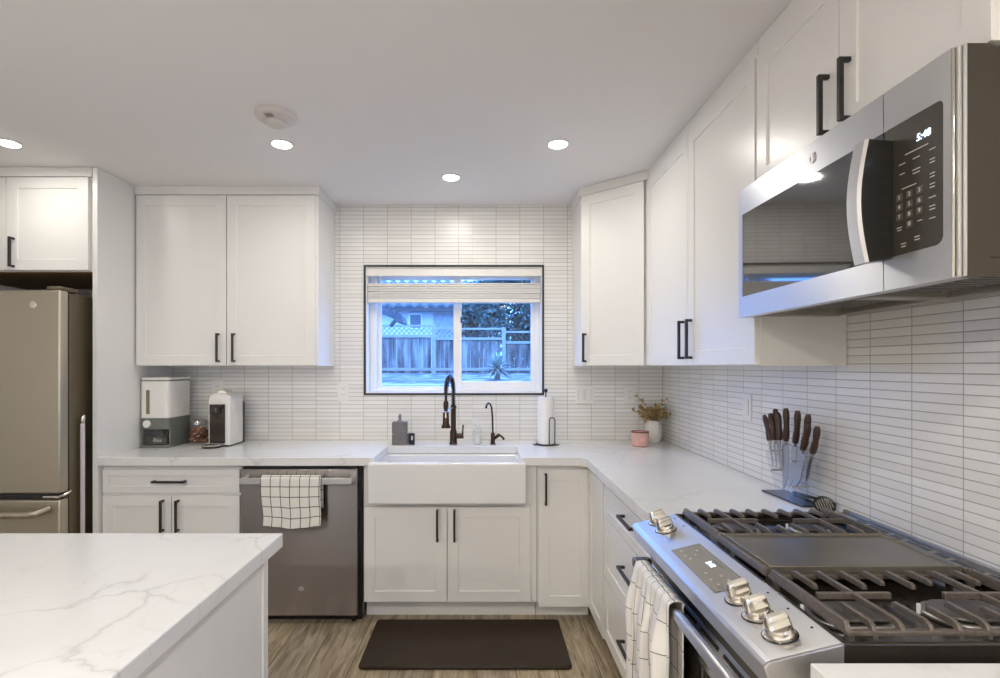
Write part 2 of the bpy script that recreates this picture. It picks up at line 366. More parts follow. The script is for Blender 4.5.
def tag(o, label=None, cat=None, group=None, kind=None):
    for k, v in (('label', label), ('category', cat), ('group', group), ('kind', kind)):
        if v: o[k] = v
    return o
def thing(name, loc, label, cat, group=None, rz=0.0):
    o = bpy.data.objects.new(name, None); COL.objects.link(o); o.location = loc; o.rotation_euler = (0, 0, rz); o.empty_display_size = 0.05
    MW[o.name] = Matrix.Translation(Vector(loc)) @ Matrix.Rotation(rz, 4, 'Z')
    return tag(o, label, cat, group)
def struct(name, mb, mat, bev=0.0, parent=None):
    o = mb.build(name, mat, parent, bev=bev); o['kind'] = 'structure'; return o
def copy_tree(o, parent=None):
    c = o.copy(); COL.objects.link(c); c.parent = parent; MW[c.name] = MW[o.name]
    for ch in list(o.children): copy_tree(ch, c)
    return c
def text(name, body, size, F, mat, parent, align='CENTER', ext=0.0004, spacing=1.0, shear=0.0, line=1.0):
    """flat lettering; F = (centre, right, up, normal) in room coordinates"""
    c = bpy.data.curves.new(name, 'FONT'); c.body = body; c.size = size; c.align_x = align; c.align_y = 'CENTER'; c.extrude = ext
    c.space_character = spacing; c.shear = shear; c.space_line = line
    tmp = bpy.data.objects.new('lettering', c); COL.objects.link(tmp)
    dg_ = bpy.context.evaluated_depsgraph_get(); me = bpy.data.meshes.new_from_object(tmp.evaluated_get(dg_)); bpy.data.objects.remove(tmp)
    me.name = name; me.materials.clear(); me.materials.append(M[mat]); o = bpy.data.objects.new(name, me); COL.objects.link(o)
    O, U, V, Nn = F
    m = Matrix(((U.x, V.x, Nn.x, O.x), (U.y, V.y, Nn.y, O.y), (U.z, V.z, Nn.z, O.z), (0, 0, 0, 1)))
    o.parent = parent; o.matrix_local = MW[parent.name].inverted() @ m
    MW[o.name] = MW[parent.name]
    return o
X, Y, Z = Vector((1, 0, 0)), Vector((0, 1, 0)), Vector((0, 0, 1))
def lerp(a, b, t): return a+(b-a)*t
# ---------------------------------------------------------------- the room
XL, XR, YB, YR = -3.10, 1.165, 3.38, -3.2
struct('floor', MB().box(XL-.12, XR+.12, YR-.12, YB+.16, -0.1, 0), 'floor')
struct('ceiling', MB().box(XL-.12, XR+.12, YR-.12, YB+.16, CEIL, CEIL+.1), 'ceil')
WX0, WX1, WZ0, WZ1 = -0.760, 0.399, 1.163, 2.000      # window opening
b = MB(); y1 = YB+.16
b.box(XL-.12, WX0, YB, y1, 0, CEIL).box(WX1, XR+.12, YB, y1, 0, CEIL).box(WX0, WX1, YB, y1, 0, WZ0).box(WX0, WX1, YB, y1, WZ1, CEIL)
struct('wall_back', b, 'tile_x')
struct('wall_right', MB().box(XR, XR+.12, -.55, YB, 0, CEIL), 'tile_y')
WY0, WY1, WQ0, WQ1 = -1.80, -.80, .90, 2.0
b = MB(); b.box(XR, XR+.12, YR, WY0, 0, CEIL).box(XR, XR+.12, WY1, -.5502, 0, CEIL).box(XR, XR+.12, WY0, WY1, WQ1, CEIL).box(XR, XR+.12, WY0, WY1, 0, WQ0)
struct('wall_right', b, 'wall')
pd_ = bpy.data.objects.new('window_2', None); COL.objects.link(pd_); pd_['kind'] = 'structure'; pd_.location = (XR, -1.3, WQ0); MW['window_2'] = Matrix.Translation(Vector((XR, -1.3, WQ0)))
b = MB()
for y in (WY0, -1.33, WY1-.06): b.box(XR+.04, XR+.09, y, y+.06, WQ0, WQ1)
b.box(XR+.04, XR+.09, WY0+.06, WY1-.06, WQ0, WQ0+.05).box(XR+.04, XR+.09, WY0+.06, WY1-.06, WQ1-.05, WQ1); b.build('window_frame', 'vinyl', pd_, bev=.003)
MB().box(XR+.062, XR+.068, WY0+.06, WY1-.06, WQ0+.05, WQ1-.05).build('window_pane', 'pane', pd_)
struct('wall_left', MB().box(XL-.12, XL, YR, YB, 0, CEIL), 'wall')
struct('wall_rear', MB().box(XL-.12, XR+.12, YR-.12, YR, 0, CEIL), 'wall')

# window in the back wall
wn = bpy.data.objects.new('window_1', None); COL.objects.link(wn); wn['kind'] = 'structure'; wn.location = (-0.18, 3.46, WZ0); MW['window_1'] = Matrix.Translation(Vector((-0.18, 3.46, WZ0)))
def rect_frame(mb, x0, x1, z0, z1, y0, y1, wl, wr, wb, wt):
    return mb.box(x0, x0+wl, y0, y1, z0, z1).box(x1-wr, x1, y0, y1, z0, z1).box(x0+wl, x1-wr, y0, y1, z0, z0+wb).box(x0+wl, x1-wr, y0, y1, z1-wt, z1)
rect_frame(MB(), WX0+.012, WX1-.012, WZ0+.012, WZ1-.012, 3.381, 3.53, .006, .006, .006, .006).build('jamb_liner', 'vinyl', wn)
rect_frame(MB(), WX0+.018, WX1-.018, WZ0+.018, WZ1-.018, 3.47, 3.53, .045, .03, .022, .03).build('outer_frame', 'vinyl', wn, bev=.003)
rect_frame(MB(), -0.697, -0.140, WZ0+.040, WZ1-.048, 3.505, 3.527, .026, .03, .012, .03).build('fixed_sash', 'vinyl', wn, bev=.002)
rect_frame(MB(), -0.188, WX1-.048, WZ0+.040, WZ1-.048, 3.472, 3.500, .052, .028, .046, .03).build('sliding_sash', 'vinyl', wn, bev=.003)
MB().box(-0.671, -0.170, 3.513, 3.517, WZ0+.052, WZ1-.078).build('fixed_pane', 'pane', wn)
MB().box(-0.136, WX1-.076, 3.484, 3.488, WZ0+.086, WZ1-.078).build('sliding_pane', 'pane', wn)
MB().box(-0.142, -0.134, 3.466, 3.474, 1.635, 1.675).build('sash_latch', 'black_pl', wn, bev=.001)
rect_frame(MB(), WX0, WX1, WZ0, WZ1, 3.372, 3.46, .012, .012, .012, .012)
struct('trim_1', rect_frame(MB(), WX0, WX1, WZ0, WZ1, 3.374, 3.392, .012, .012, .012, .012), 'trimblack')

# blind
bl = thing('window_blind', (-0.18, 3.42, 1.76), 'cream slatted window blind drawn up to the top of the window above the sink', 'blind')
MB().box(-.742, .381, 3.390, 3.400, 1.930, 1.986).build('valance', 'blind', bl, bev=.003)
MB().box(-.740, .379, 3.404, 3.450, 1.945, 1.984).build('head_rail', 'vinyl', bl, bev=.002)
b = MB()
for k in range(9):
    z = 1.7865+k*.0112; jx = random.uniform(-.003, .003); t_ = random.uniform(-.0012, .0012); f_ = random.uniform(-.0015, .0015)
    b.quadbox([(-.738+jx, 3.393+f_, z+t_), (.377+jx, 3.393+f_, z-t_), (.377+jx, 3.442, z+.002), (-.738+jx, 3.442, z+.002),
               (-.738+jx, 3.393+f_, z+.0085+t_), (.377+jx, 3.393+f_, z+.0085-t_), (.377+jx, 3.442, z+.0095), (-.738+jx, 3.442, z+.0095)])
b.build('stacked_slats', 'blind', bl, bev=.0015)
MB().box(-.739, .378, 3.393, 3.444, 1.760, 1.784).build('bottom_rail', 'blind', bl, bev=.004)
for x in (-.655, -.36, -.06, .26):
    MB().tube([(x, 3.3905, 1.772), (x, 3.3905, 1.94)], .0011, 6).build('ladder_cord', 'vinyl', bl)
MB().tube([(-.668, 3.392, 1.95), (-.667, 3.391, 1.6), (-.666, 3.391, 1.27)], .0025, 8).build('tilt_wand', 'clear', bl)

# ---------------------------------------------------------------- cabinets
def pull(part, F, kind, u, v, Lh, th=.011, pr=.032):
    """square black bar pull on the front's face; F's normal offset 0.02 = door face"""
    m = MB(); a = .0055
    if kind == 'v':
        m.fbox(F, u-th/2, u+th/2, v-Lh/2, v+Lh/2, .02+pr-th, .02+pr)
        for s in (-1, 1):
            c = v+s*(Lh/2-th/2); m.fbox(F, u-th/2, u+th/2, c-th/2, c+th/2, .0195, .02+pr-th)
    else:
        m.fbox(F, u-Lh/2, u+Lh/2, v-th/2, v+th/2, .02+pr-th, .02+pr)
        for s in (-1, 1):
            c = u+s*(Lh/2-th/2); m.fbox(F, c-th/2, c+th/2, v-th/2, v+th/2, .0195, .02+pr-th)
    m.build('handle', 'black', part, bev=.0012, smooth=None)
def cabinet(name, label, O, U, Nn, wd, dp, z0, z1, fronts, toe=0.0, group=None, extra=None, bottom=None):
    O = Vector(O); F = (O, U, Z, Nn); base = O + U*(wd/2) - Nn*(dp/2); base.z = 0 if toe else z0
    t = thing(name, tuple(base), label, 'cabinet', group)
    m = MB(); m.fbox(F, 0, wd, z0, z1, -dp, 0)
    for e in (extra or []): m.fbox(F, *e)
    m.build('body', 'paint', t, bev=.001, smooth=None)
    if toe: MB().fbox(F, 0.0, wd, 0.0, z0, -dp+.02, -toe).build('toe_kick', 'paint', t, smooth=None)
    if bottom: MB().fbox(F, .01, wd-.01, z0-.004, z0-.0002, -dp+.01, -.004).build('bottom_board', bottom, t, smooth=None)
    for f in fronts:
        k, u0, u1, v0, v1 = f[:5]; st = f[6] if len(f) > 6 else .057
        d = MB().shaker(F, u0, u1, v0, v1, st=st).build(k, 'paint', t, bev=.0012, smooth=None)
        if f[5]: pull(d, F, *f[5])
    return t
g = .0015
# back run (front plane y = 2.76, faces -Y)
YF = 2.78
cabinet('base_cabinet', 'white base cabinet with one wide drawer over two doors, left of the dishwasher', (-2.003, YF, 0), X, -Y, .733, .585, .10, .828,
        [('drawer', .008, .728, .682, .806, ('h', .365, .745, .170), .035), ('door', .008, .368, .109, .668, ('v', .328, .565, .165)), ('door', .372, .728, .109, .668, ('v', .408, .565, .165))], toe=.07)
cabinet('sink_cabinet', 'white two-door cabinet under the farmhouse sink', (-.626, YF, 0), X, -Y, .915, .585, .10, .628,
        [('door', .006, .441, .109, .609, ('v', .392, .515, .165)), ('door', .445, .880, .109, .609, ('v', .482, .515, .165))], toe=.07,
        extra=[(0, .028, .628, .828, -.585, 0), (.861, .915, .628, .828, -.585, 0)])
cabinet('corner_base_cabinet', 'tall single-door white base cabinet in the corner right of the sink', (.292, YF, 0), X, -Y, .285, .585, .10, .828,
        [('door', .006, .283, .083, .806, ('v', .042, .705, .165))], toe=.07)
# right run (front plane faces -X), local right = -Y
cabinet('corner_side_cabinet', 'narrow white side cabinet with one slim door between the corner and the drawers', (.580, 2.777, 0), -Y, -X, .350, .585, .10, .828,
        [('door', .020, .345, .083, .806, None)], toe=.07)
cabinet('drawer_cabinet', 'white cabinet of three drawers left of the gas range', (.580, 2.42, 0), -Y, -X, .735, .582, .10, .828,
        [('drawer', .006, .729, .668, .806, ('h', .44, .760, .175), .035), ('drawer', .006, .729, .388, .662, ('h', .44, .560, .175)), ('drawer', .006, .729, .105, .382, ('h', .44, .268, .175))], toe=.07)
cabinet('near_base_cabinet', 'white base cabinet at the near end of the range, only its counter corner in view', (.580, .825, 0), -Y, -X, .70, .582, .10, .828,
        [('door', .006, .347, .109, .806, None), ('door', .351, .694, .109, .806, None)], toe=.07)
# L-shaped worktop with the sink notch
pts = [(-2.003, 2.731), (-.562, 2.731), (-.562, 3.118), (.205, 3.118), (.205, 2.731), (.538, 2.690), (.538, 1.683), (1.164, 1.683), (1.164, 3.379), (-2.003, 3.379)]
pts[4] = (.205, 2.731); pts.insert(5, (.505, 2.731))
m = MB().prism([(x, y, .830) for x, y in pts], (0, 0, .044))
tag(m.build('countertop', 'quartz', None, bev=.002, loc=(-.2, 3.05, .83), smooth=None), 'white veined quartz worktop along the back wall and round the corner to the range', 'countertop')
tag(MB().box(.526, 1.164, .12, .842, .830, .874).build('countertop', 'quartz', None, bev=.002, loc=(.84, .48, .83), smooth=None),
    'short piece of white quartz worktop in front of the near end of the gas range', 'countertop')
# upper left
UL = (-2.003, 3.042, 0)
cabinet('wall_cabinet', 'wide white two-door wall cabinet over the coffee machine, left of the window', UL, X, -Y, 1.056, .336, 1.35, 2.337,
        [('door', .012, .529, 1.354, 2.333, ('v', .488, 1.455, .165)), ('door', .535, 1.040, 1.354, 2.333, ('v', .578, 1.455, .165))],
        extra=[(.0, 1.064, 2.338, 2.386, -.336, .018)])
# fridge surround
fs = thing('fridge_side_panel', (-2.01, 3.05, 0), 'tall white end panel standing between the refrigerator and the worktop', 'panel')
MB().box(-2.030, -2.0035, 2.736, 3.379, 0, 2.386).build('board', 'paint', fs, bev=.0015, smooth=None)
cabinet('over_fridge_cabinet', 'white wall cabinet above the refrigerator', (-2.935, 2.752, 0), X, -Y, .902, .625, 1.845, 2.337,
        [('door', .030, .454, 1.849, 2.333, ('v', .414, 1.94, .155)), ('door', .459, .885, 1.849, 2.333, ('v', .499, 1.94, .155))],
        extra=[(0, .902, 2.338, 2.386, -.625, .018)], bottom='rawwood')
# right uppers: diagonal corner, two-door, above-microwave
A = Vector((.583, 3.066, 0)); Bp = Vector((.880, 2.790, 0)); U = (Bp-A).normalized(); Nn = Vector((U.y, -U.x, 0)); wd = (Bp-A).length
t = thing('corner_wall_cabinet', (.95, 3.2, 1.35), 'white single-door wall cabinet set diagonally across the corner right of the window', 'cabinet')
body = lambda z0, z1, o=0: MB().prism([(.583-o, 3.379, z0), (A.x-o, A.y-o*.3, z0), (Bp.x-o*.3, Bp.y-o, z0), (1.164, 2.790-o, z0), (1.164, 3.379, z0)], (0, 0, z1-z0))
body(1.35, 2.337).build('body', 'paint', t, bev=.001, smooth=None)
body(2.338, 2.386, .014).build('top_filler', 'paint', t, smooth=None)
F = (A, U, Z, Nn); d = MB().shaker(F, .008, wd-.012, 1.354, 2.333).build('door', 'paint', t, bev=.0012, smooth=None); pull(d, F, 'v', .038, 1.455, .165)
cabinet('wall_cabinet', 'white two-door wall cabinet between the corner and the microwave', (.890, 2.774, 0), -Y, -X, 1.100, .273, 1.35, 2.337,
        [('door', .004, .553, 1.354, 2.333, ('v', .513, 1.462, .165, .011, .028)), ('door', .557, 1.098, 1.354, 2.333, ('v', .597, 1.462, .165, .011, .028))],
        extra=[(0, 1.100, 2.338, 2.386, -.273, .012)])
cabinet('over_microwave_cabinet', 'white two-door wall cabinet directly above the microwave', (.890, 1.668, 0), -Y, -X, .775, .273, 1.904, 2.337,
        [('door', .004, .386, 1.907, 2.333, ('v', .350, 2.005, .150, .011, .028)), ('door', .390, .771, 1.907, 2.333, ('v', .426, 2.005, .150, .011, .028))],
        extra=[(0, .775, 2.338, 2.386, -.273, .012)])

# island
isl = thing('kitchen_island', (-1.55, .86, 0), 'white kitchen island base with plain panelled end, in front of the dishwasher', 'island')
MB().box(-2.50, -.586, .32, 1.423, .0, .834).build('body', 'paint', isl, bev=.002, smooth=None)
MB().box(-.5855, -.580, 1.395, 1.423, .0, .834).build('corner_strip', 'paint', isl, smooth=None)
tag(MB().box(-2.54, -.567, .28, 1.496, .835, .874).build('island_top', 'quartz', None, bev=.003, loc=(-1.55, .86, .834), smooth=None),
    'large white quartz slab with grey veins on top of the kitchen island', 'countertop')

# ---------------------------------------------------------------- sink and dishwasher
sk = thing('farmhouse_sink', (-.18, 2.9, .63), 'white fireclay farmhouse sink with deep apron front under the window', 'sink')
m = MB(); F = (Vector((-.595, 2.735, .636)), X, Y, Z)
m.shaker(F, 0, .825, 0, .395, t=.192, st=.028, rec=.172); m.build('basin', 'ceramic', sk, bev=.010, seg=3)
MB().box(-.590, .228, 2.690, 2.734, .638, .852).build('apron', 'ceramic', sk, bev=.012, seg=4)
MB().cyl((-.18, 2.95, .6555), (-.18, 2.95, .660), .045, n=32).build('drain', 'chrome', sk)

dw = thing('dishwasher', (-.945, 3.0, 0), 'stainless steel dishwasher with a bar handle below the worktop', 'dishwasher')
MB().box(-1.262, -.632, 2.785, 3.34, .03, .824).build('body', 'black_pl', dw)
MB().box(-1.258, -.652, 2.742, 2.782, .045, .812).build('door', 'steel_d', dw, bev=.004)
MB().box(-1.250, -.660, 2.750, 2.783, .8135, .822).build('control_strip', 'black_pl', dw)
m = MB()
m.box(-1.245, -.668, 2.690, 2.706, .742, .775).box(-1.245, -1.225, 2.706, 2.743, .745, .772).box(-.688, -.668, 2.706, 2.743, .745, .772)
hd = m.build('handle', 'steel_h', dw, bev=.003)
MB().box(-1.255, -.640, 2.80, 2.84, .0, .03).build('toe_kick', 'black_pl', dw)
for x in (-1.22, -.68): MB().cyl((x, 2.79, 0), (x, 2.79, .045), .014, n=16).build('foot', 'black_pl', dw)
MB().lathe((-.945, 2.7425, .186), [(.013, 0), (.013, .002), (.010, .003)], 24, -Y).build('badge', 'steel_h', dw)

# sun check cloth over dishwasher handle
x0, x1 = -1.130, -.822
def dcloth(u, v):
    x = lerp(x0, x1, u); s = v*.46; bt = .004*math.sin(u*21+1)+.003*math.sin(u*9)
    r = .012
    if s < .16: z = .775-(.16-s); y = 2.716+r*0; y = 2.719
    elif s < .21: a = (s-.16)/.05*PI; y = 2.698+.0215*math.cos(a); z = .774+.014*math.sin(a)
    else: z = .774-(s-.21); k = min(1, (s-.21)/.2); y = 2.6765+bt*k; x += (.014*(1-2*u))*k*.4+.006*math.sin(v*9)*k; z += .006*math.cos(u*6)*k*k
    return Vector((x, y, z))
tag(MB().sheet(dcloth, 40, 60, .308, .46).build('dish_towel', 'cloth1', None, loc=(-.975, 2.70, .60), solid=.0025, smooth=60),
    'white dish towel with thin black window check hanging over the dishwasher handle', 'towel')

# ---------------------------------------------------------------- refrigerator
fr = thing('refrigerator', (-2.53, 2.95, 0), 'stainless steel refrigerator with a bottom freezer drawer, in the alcove beside the tall end panel', 'refrigerator')
MB().box(-2.985, -2.078, 2.645, 3.33, .02, 1.715).build('body', 'fridge_side', fr, bev=.004)
for a, c in ((-2.985, -2.532), (-2.528, -2.074)):
    d = MB().box(a, c, 2.580, 2.636, .722, 1.723).build('door', 'fridge', fr, bev=.008, seg=3)
    hx = -2.560 if a < -2.9 else -2.500
    MB().tube([(hx, 2.579, .86), (hx, 2.53, .88), (hx, 2.525, .95), (hx, 2.525, 1.5), (hx, 2.53, 1.56), (hx, 2.579, 1.58)], .012, 12).build('handle', 'fridge', d)
d = MB().box(-2.985, -2.074, 2.580, 2.636, .06, .690).build('freezer_drawer', 'fridge', fr, bev=.008, seg=3)
MB().tube([(-2.93, 2.579, .655), (-2.92, 2.535, .640), (-2.85, 2.520, .633), (-2.19, 2.520, .633), (-2.15, 2.527, .636), (-2.125, 2.579, .650)], .0145, 14, flat=1.15).build('handle', 'fridge', d)
MB().box(-2.98, -2.080, 2.590, 2.640, .692, .720).build('gasket_gap', 'black_pl', fr)
MB().tube([(-2.16, 2.588, .704), (-2.085, 2.588, .704), (-2.072, 2.605, .712), (-2.070, 2.640, .722)], .0075, 8).build('corner_bracket', 'chrome', fr)
MB().box(-2.16, -2.085, 2.60, 2.72, 1.7235, 1.745).build('hinge_cover', 'fridge_side', fr, bev=.006)
MB().lathe((-2.205, 2.5795, 1.652), [(.018, 0), (.018, .002), (.015, .003)], 28, -Y).build('badge', 'chrome', fr)
MB().box(-2.97, -2.09, 2.60, 2.64, .0, .055).build('base_grille', 'black_pl', fr)
br = thing('broom', (-2.054, 2.70, 0), 'pale pink broom handle standing in the gap between refrigerator and end panel', 'broom')
MB().cyl((-2.054, 2.70, .12), (-2.054, 2.70, 1.055), .0105, n=16).build('pole', 'pole', br)
MB().tube([(-2.054, 2.70, 1.055), (-2.054, 2.70, 1.075), (-2.050, 2.70, 1.090), (-2.045, 2.70, 1.10)], [.0105, .012, .010, .005], 12).build('pole_cap', 'chrome', br)
MB().box(-2.072, -2.034, 2.60, 2.80, 0, .12).build('brush_head', 'pole', br, bev=.004)

# ---------------------------------------------------------------- ceiling fittings
def downlight(x, y, label):
    t = thing('ceiling_light', (x, y, CEIL), label, 'ceiling light', 'round recessed ceiling lights')
    MB().lathe((x, y, CEIL+.001), [(.044, 0), (.052, -.001), (.054, -.003), (.050, -.005), (.043, -.005), (.042, -.001)], 40).build('trim_ring', 'plate', t)
    MB().lathe((x, y, CEIL+.0005), [(.043, 0), (.042, -.007), (.032, -.011), (.016, -.013), (0.001, -.0135)], 40).build('lens', 'lens', t)
LL = ['lit round ceiling light next to the smoke detector', 'lit round ceiling light nearest the diagonal corner wall cabinet',
      'lit round ceiling light closest to the tiled wall over the sink', 'lit round ceiling light near the cabinet above the refrigerator',
      'round ceiling light on the near side of the island, out of view, added as fill', 'round ceiling light on the near side of the microwave, out of view, added as fill', 'round ceiling light towards the left wall on the near side of the island, out of view, added as fill',
      'round ceiling light behind the island, out of view, added as fill', 'round ceiling light at the rear by the right wall, out of view, added as fill', 'round ceiling light at the rear by the left wall, out of view, added as fill']
for (x, y), l in zip(LAMP_SPOTS, LL): downlight(x, y, l)
sd = thing('smoke_detector', (-.850, 2.165, CEIL), 'round off-white smoke detector on the ceiling', 'smoke detector')
MB().lathe((-.850, 2.165, CEIL), [(.080, 0), (.080, -.010), (.076, -.020), (.060, -.027), (.001, -.028)], 40).build('housing', 'smoke_det', sd)
MB().lathe((-.850, 2.165, CEIL), [(.044, -.0265), (.043, -.040), (.035, -.046), (.001, -.047)], 32).build('sensor_dome', 'smoke_det', sd)
MB().box(-.870, -.840, 2.100, 2.125, CEIL-.031, CEIL-.026).build('test_button', 'slot', sd)

# ---------------------------------------------------------------- outlets and switches
def plate(name, label, cat, c, U, Nn, slots, w=.072, h=.118):
    c = Vector(c); t = thing(name, tuple(c), label, cat); F = (c, U, Z, Nn)
    MB().fbox(F, -w/2, w/2, -h/2, h/2, 0, .006).build('cover_plate', 'plate', t, bev=.002)
    for (u, kind) in slots:
        MB().fbox(F, u-.017, u+.017, -.034, .034, .0058, .0085).build('rocker' if kind == 's' else 'socket', 'plate', t, bev=.0012)
        if kind == 'o':
            m = MB()
            for zc in (-.019, .019):
                for du in (-.007, .006): m.fbox(F, u+du-.001, u+du+.0015, zc-.005, zc+.005, .0084, .0092)
            m.build('slots', 'slot', t)
        if kind == 's':
            m = MB().fbox(F, u-.0185, u-.0172, -.036, .036, .0055, .0066).fbox(F, u+.0172, u+.0185, -.036, .036, .0055, .0066); m.build('rocker_gap', 'slot', t)
yb = YB-.0005
plate('wall_outlet', 'white wall outlet between the left wall cabinet and the window corner', 'outlet', (-.892, yb, 1.185), X, -Y, [(0, 'o')])
plate('wall_outlet', 'white wall outlet behind the white coffee machine', 'outlet', (-1.700, yb, 1.200), X, -Y, [(0, 'o')])
plate('light_switch', 'double white switch plate on the tiled wall right of the window', 'switch', (.660, yb, 1.165), X, -Y, [(-.023, 's'), (.023, 's')], w=.117)
plate('wall_outlet', 'white wall outlet beside the dried flowers in the corner', 'outlet', (.947, yb, 1.165), X, -Y, [(0, 'o')])
plate('light_switch', 'single white rocker switch on the right tiled wall', 'switch', (XR-.0005, 2.30, 1.170), -Y, -X, [(0, 's')])
# ---------------------------------------------------------------- microwave (front faces -X, local right = -Y)
mw = thing('microwave', (1.0, 1.275, 1.505), 'over-the-range stainless steel microwave with dark glass door and keypad', 'microwave')
MX, MY0, MY1, MZ0, MZ1 = .813, .892, 1.662, 1.502, 1.901
FM = (Vector((MX, MY1, MZ0)), -Y, Z, -X)            # u: 0 far end .. .770 near end, v up
fh = MZ1-MZ0
m = MB(); m.box(MX+.052, 1.160, MY0+.006, MY1-.004, MZ0+.034, MZ1-.004); m.build('case', 'side_dark', mw, bev=.002)
# door: steel frame round the window, control side is its own piece
wz0, wz1 = 1.566-MZ0, 1.822-MZ0
m = MB(); ud = .598
m.fbox(FM, 0, .022, 0, fh, -.030, 0).fbox(FM, .022, ud, 0, wz0, -.030, 0).fbox(FM, .022, ud, wz1, fh, -.030, 0)
door = m.build('door', 'steel_h', mw, bev=.0, smooth=None)
def hq(u, v, n): return FM[0]+FM[1]*u+FM[2]*v+FM[3]*n
MB().quadbox([hq(.0222, wz0, -.028), hq(ud-.0002, wz0, -.028), hq(ud-.0002, wz1, -.028), hq(.0222, wz1, -.028),
              hq(.0222, wz0, -.0022), hq(ud-.0002, wz0, -.0022), hq(ud-.0002, wz1, -.0004), hq(.0222, wz1, -.0004)]).build('door_glass', 'darkglass', door)
# bowed handle with black sides
hu0, hu1, hz0, hz1 = .585, .622, 1.556-MZ0, 1.800-MZ0
def hp(u, v, n): return FM[0]+FM[1]*u+FM[2]*v+FM[3]*n
rows = []
for k in range(13):
    t = k/12; v = lerp(hz0, hz1, t); n = .052+.016*math.sin(PI*t); rows.append((v, n))
m = MB()
a = [[m.bm.verts.new(hp(u, v, nn)) for u, nn in ((hu0, n-.006), (hu0+.004, n), (hu1-.004, n), (hu1, n-.006))] for v, n in rows]
for r0, r1 in zip(a, a[1:]):
    for i in range(3): m.bm.faces.new([r0[i], r0[i+1], r1[i+1], r1[i]])
    m.bm.faces.new([r0[3], r0[0], r1[0], r1[3]])
m.bm.faces.new(a[0]); m.bm.faces.new(a[-1]); hdl = m.build('handle', 'steel_h', door, smooth=40)
m = MB()
poly = [hp(hu1-.0005, hz0+.006, 0)] + [hp(hu1-.0005, v, n-.0065) for v, n in rows] + [hp(hu1-.0005, hz1-.004, 0)]
m.prism(poly, tuple(Vector(FM[1])*-.032)); m.build('handle_core', 'black_pl', door, smooth=None)
# control side
m = MB(); uE = .770
m.fbox(FM, ud+.002, .7365, 0, wz0, -.030, 0).fbox(FM, ud+.002, .7365, wz1, fh, -.030, 0).fbox(FM, .7365, .752, 0, fh, -.030, 0)
def fillet(m, u, v, su, sv, r_):
    pts = [hp(u, v, -.002)]+[hp(u+su*r_*(1-math.cos(a)), v+sv*r_*(1-math.sin(a)), -.002) for a in [PI/2*i/8 for i in range(9)]]
    m.prism(pts, tuple(Vector(FM[3])*.0019))
fillet(m, .7365, wz0, -1, 1, .016); fillet(m, .7365, wz1, -1, -1, .012)
m.build('control_frame', 'steel_h', mw, smooth=None)
cp = MB().fbox(FM, ud+.0022, .7363, wz0+.0002, wz1-.0002, -.028, -.0012).build('control_panel', 'panelglass', mw)
for k, (u, n) in enumerate(((.7535, .0), (.7595, -.003), (.7655, -.009))):
    MB().fbox(FM, u-.0012, u+.0038, 0.001, fh-.001, -.013, n).build('edge_rib', 'chrome' if k == 0 else 'steel_h', mw, bev=.001)
MB().fbox(FM, .7525, .768, .001, fh-.001, -.0525, -.0135).fbox(FM, .0, .7523, .001, fh-.001, -.0525, -.0305).build('front_backing', 'side_dark', mw)
MB().box(MX+.0535, 1.160, MY0+.0065, MY0+.0098, MZ0+.001, MZ0+.0335).build('side_skirt', 'side_dark', mw)
MB().box(MX+.075, MX+.078, MY0+.0045, MY0+.0062, MZ0+.036, MZ1-.006).build('case_seam', 'black_pl', mw)
def lab(c_u, c_v, n=0.0): return (hp(c_u, c_v, n), FM[1], FM[2], FM[3])
text('clock_digits', '5:48', .0185, lab(.694, .274, -.0004), 'led', cp, shear=.12)
kd = MB()
for k, ch in enumerate('1234567890'):
    c_, r_ = (k % 3, k//3) if k < 9 else (1, 3)
    u_, v_ = (.638, .662, .685)[c_], (.176, .157, .138, .119)[r_]
    kd.fbox(FM, u_-.0075, u_+.0075, v_-.0070, v_+.0070, -.0014, -.0009)
    text('keypad_digit', ch, .0115, lab(u_, v_, -.0005), 'print_', cp)
kd.build('key_pads', P('key_pad_grey', (.085, .075, .06), .4), cp, smooth=None)
pr = MB()
for (u, v, wdt) in ((.678, .254, .052), (.678, .239, .016), (.645, .239, .015), (.645, .220, .012), (.678, .2175, .018), (.678, .211, .016), (.661, .1905, .034),
                    (.713, .241, .013), (.713, .223, .011), (.713, .217, .010), (.713, .197, .011), (.713, .191, .010), (.713, .178, .011), (.713, .172, .010), (.713, .154, .015), (.713, .138, .012), (.713, .132, .012), (.713, .116, .013),
                    (.638, .1175, .012), (.638, .1125, .010), (.686, .119, .010), (.680, .0905, .012), (.680, .085, .012), (.648, .0845, .012), (.648, .079, .010)):
    pr.fbox(FM, u-wdt/2, u+wdt/2, v-.0008, v+.0008, -.0013, -.0007)
pr.build('button_print', 'print_', cp, smooth=None)
# round emblem, upper door frame
bd = MB().lathe(hp(.3725, .359, 0), [(.013, 0), (.013, .0012), (.011, .0018)], 32, -X).build('emblem', 'steel_h', door)
m = MB()
m.tube([hp((.3725)+.0095*math.cos(2*PI*i/28), .359+.0095*math.sin(2*PI*i/28), .0018) for i in range(28)], .0006, 6, closed=True)
m.tube([hp((.3725)-.004+.0035*math.cos(a), .359+.0035*math.sin(a), .0018) for a in [x*.5 for x in range(1, 12)]], .0006, 6)
m.tube([hp((.3725)+.005, .359+.004*t, .0018) for t in (-1, -.3, .3, 1)], .0006, 6)
m.build('emblem_scroll', 'dark_steel', bd)
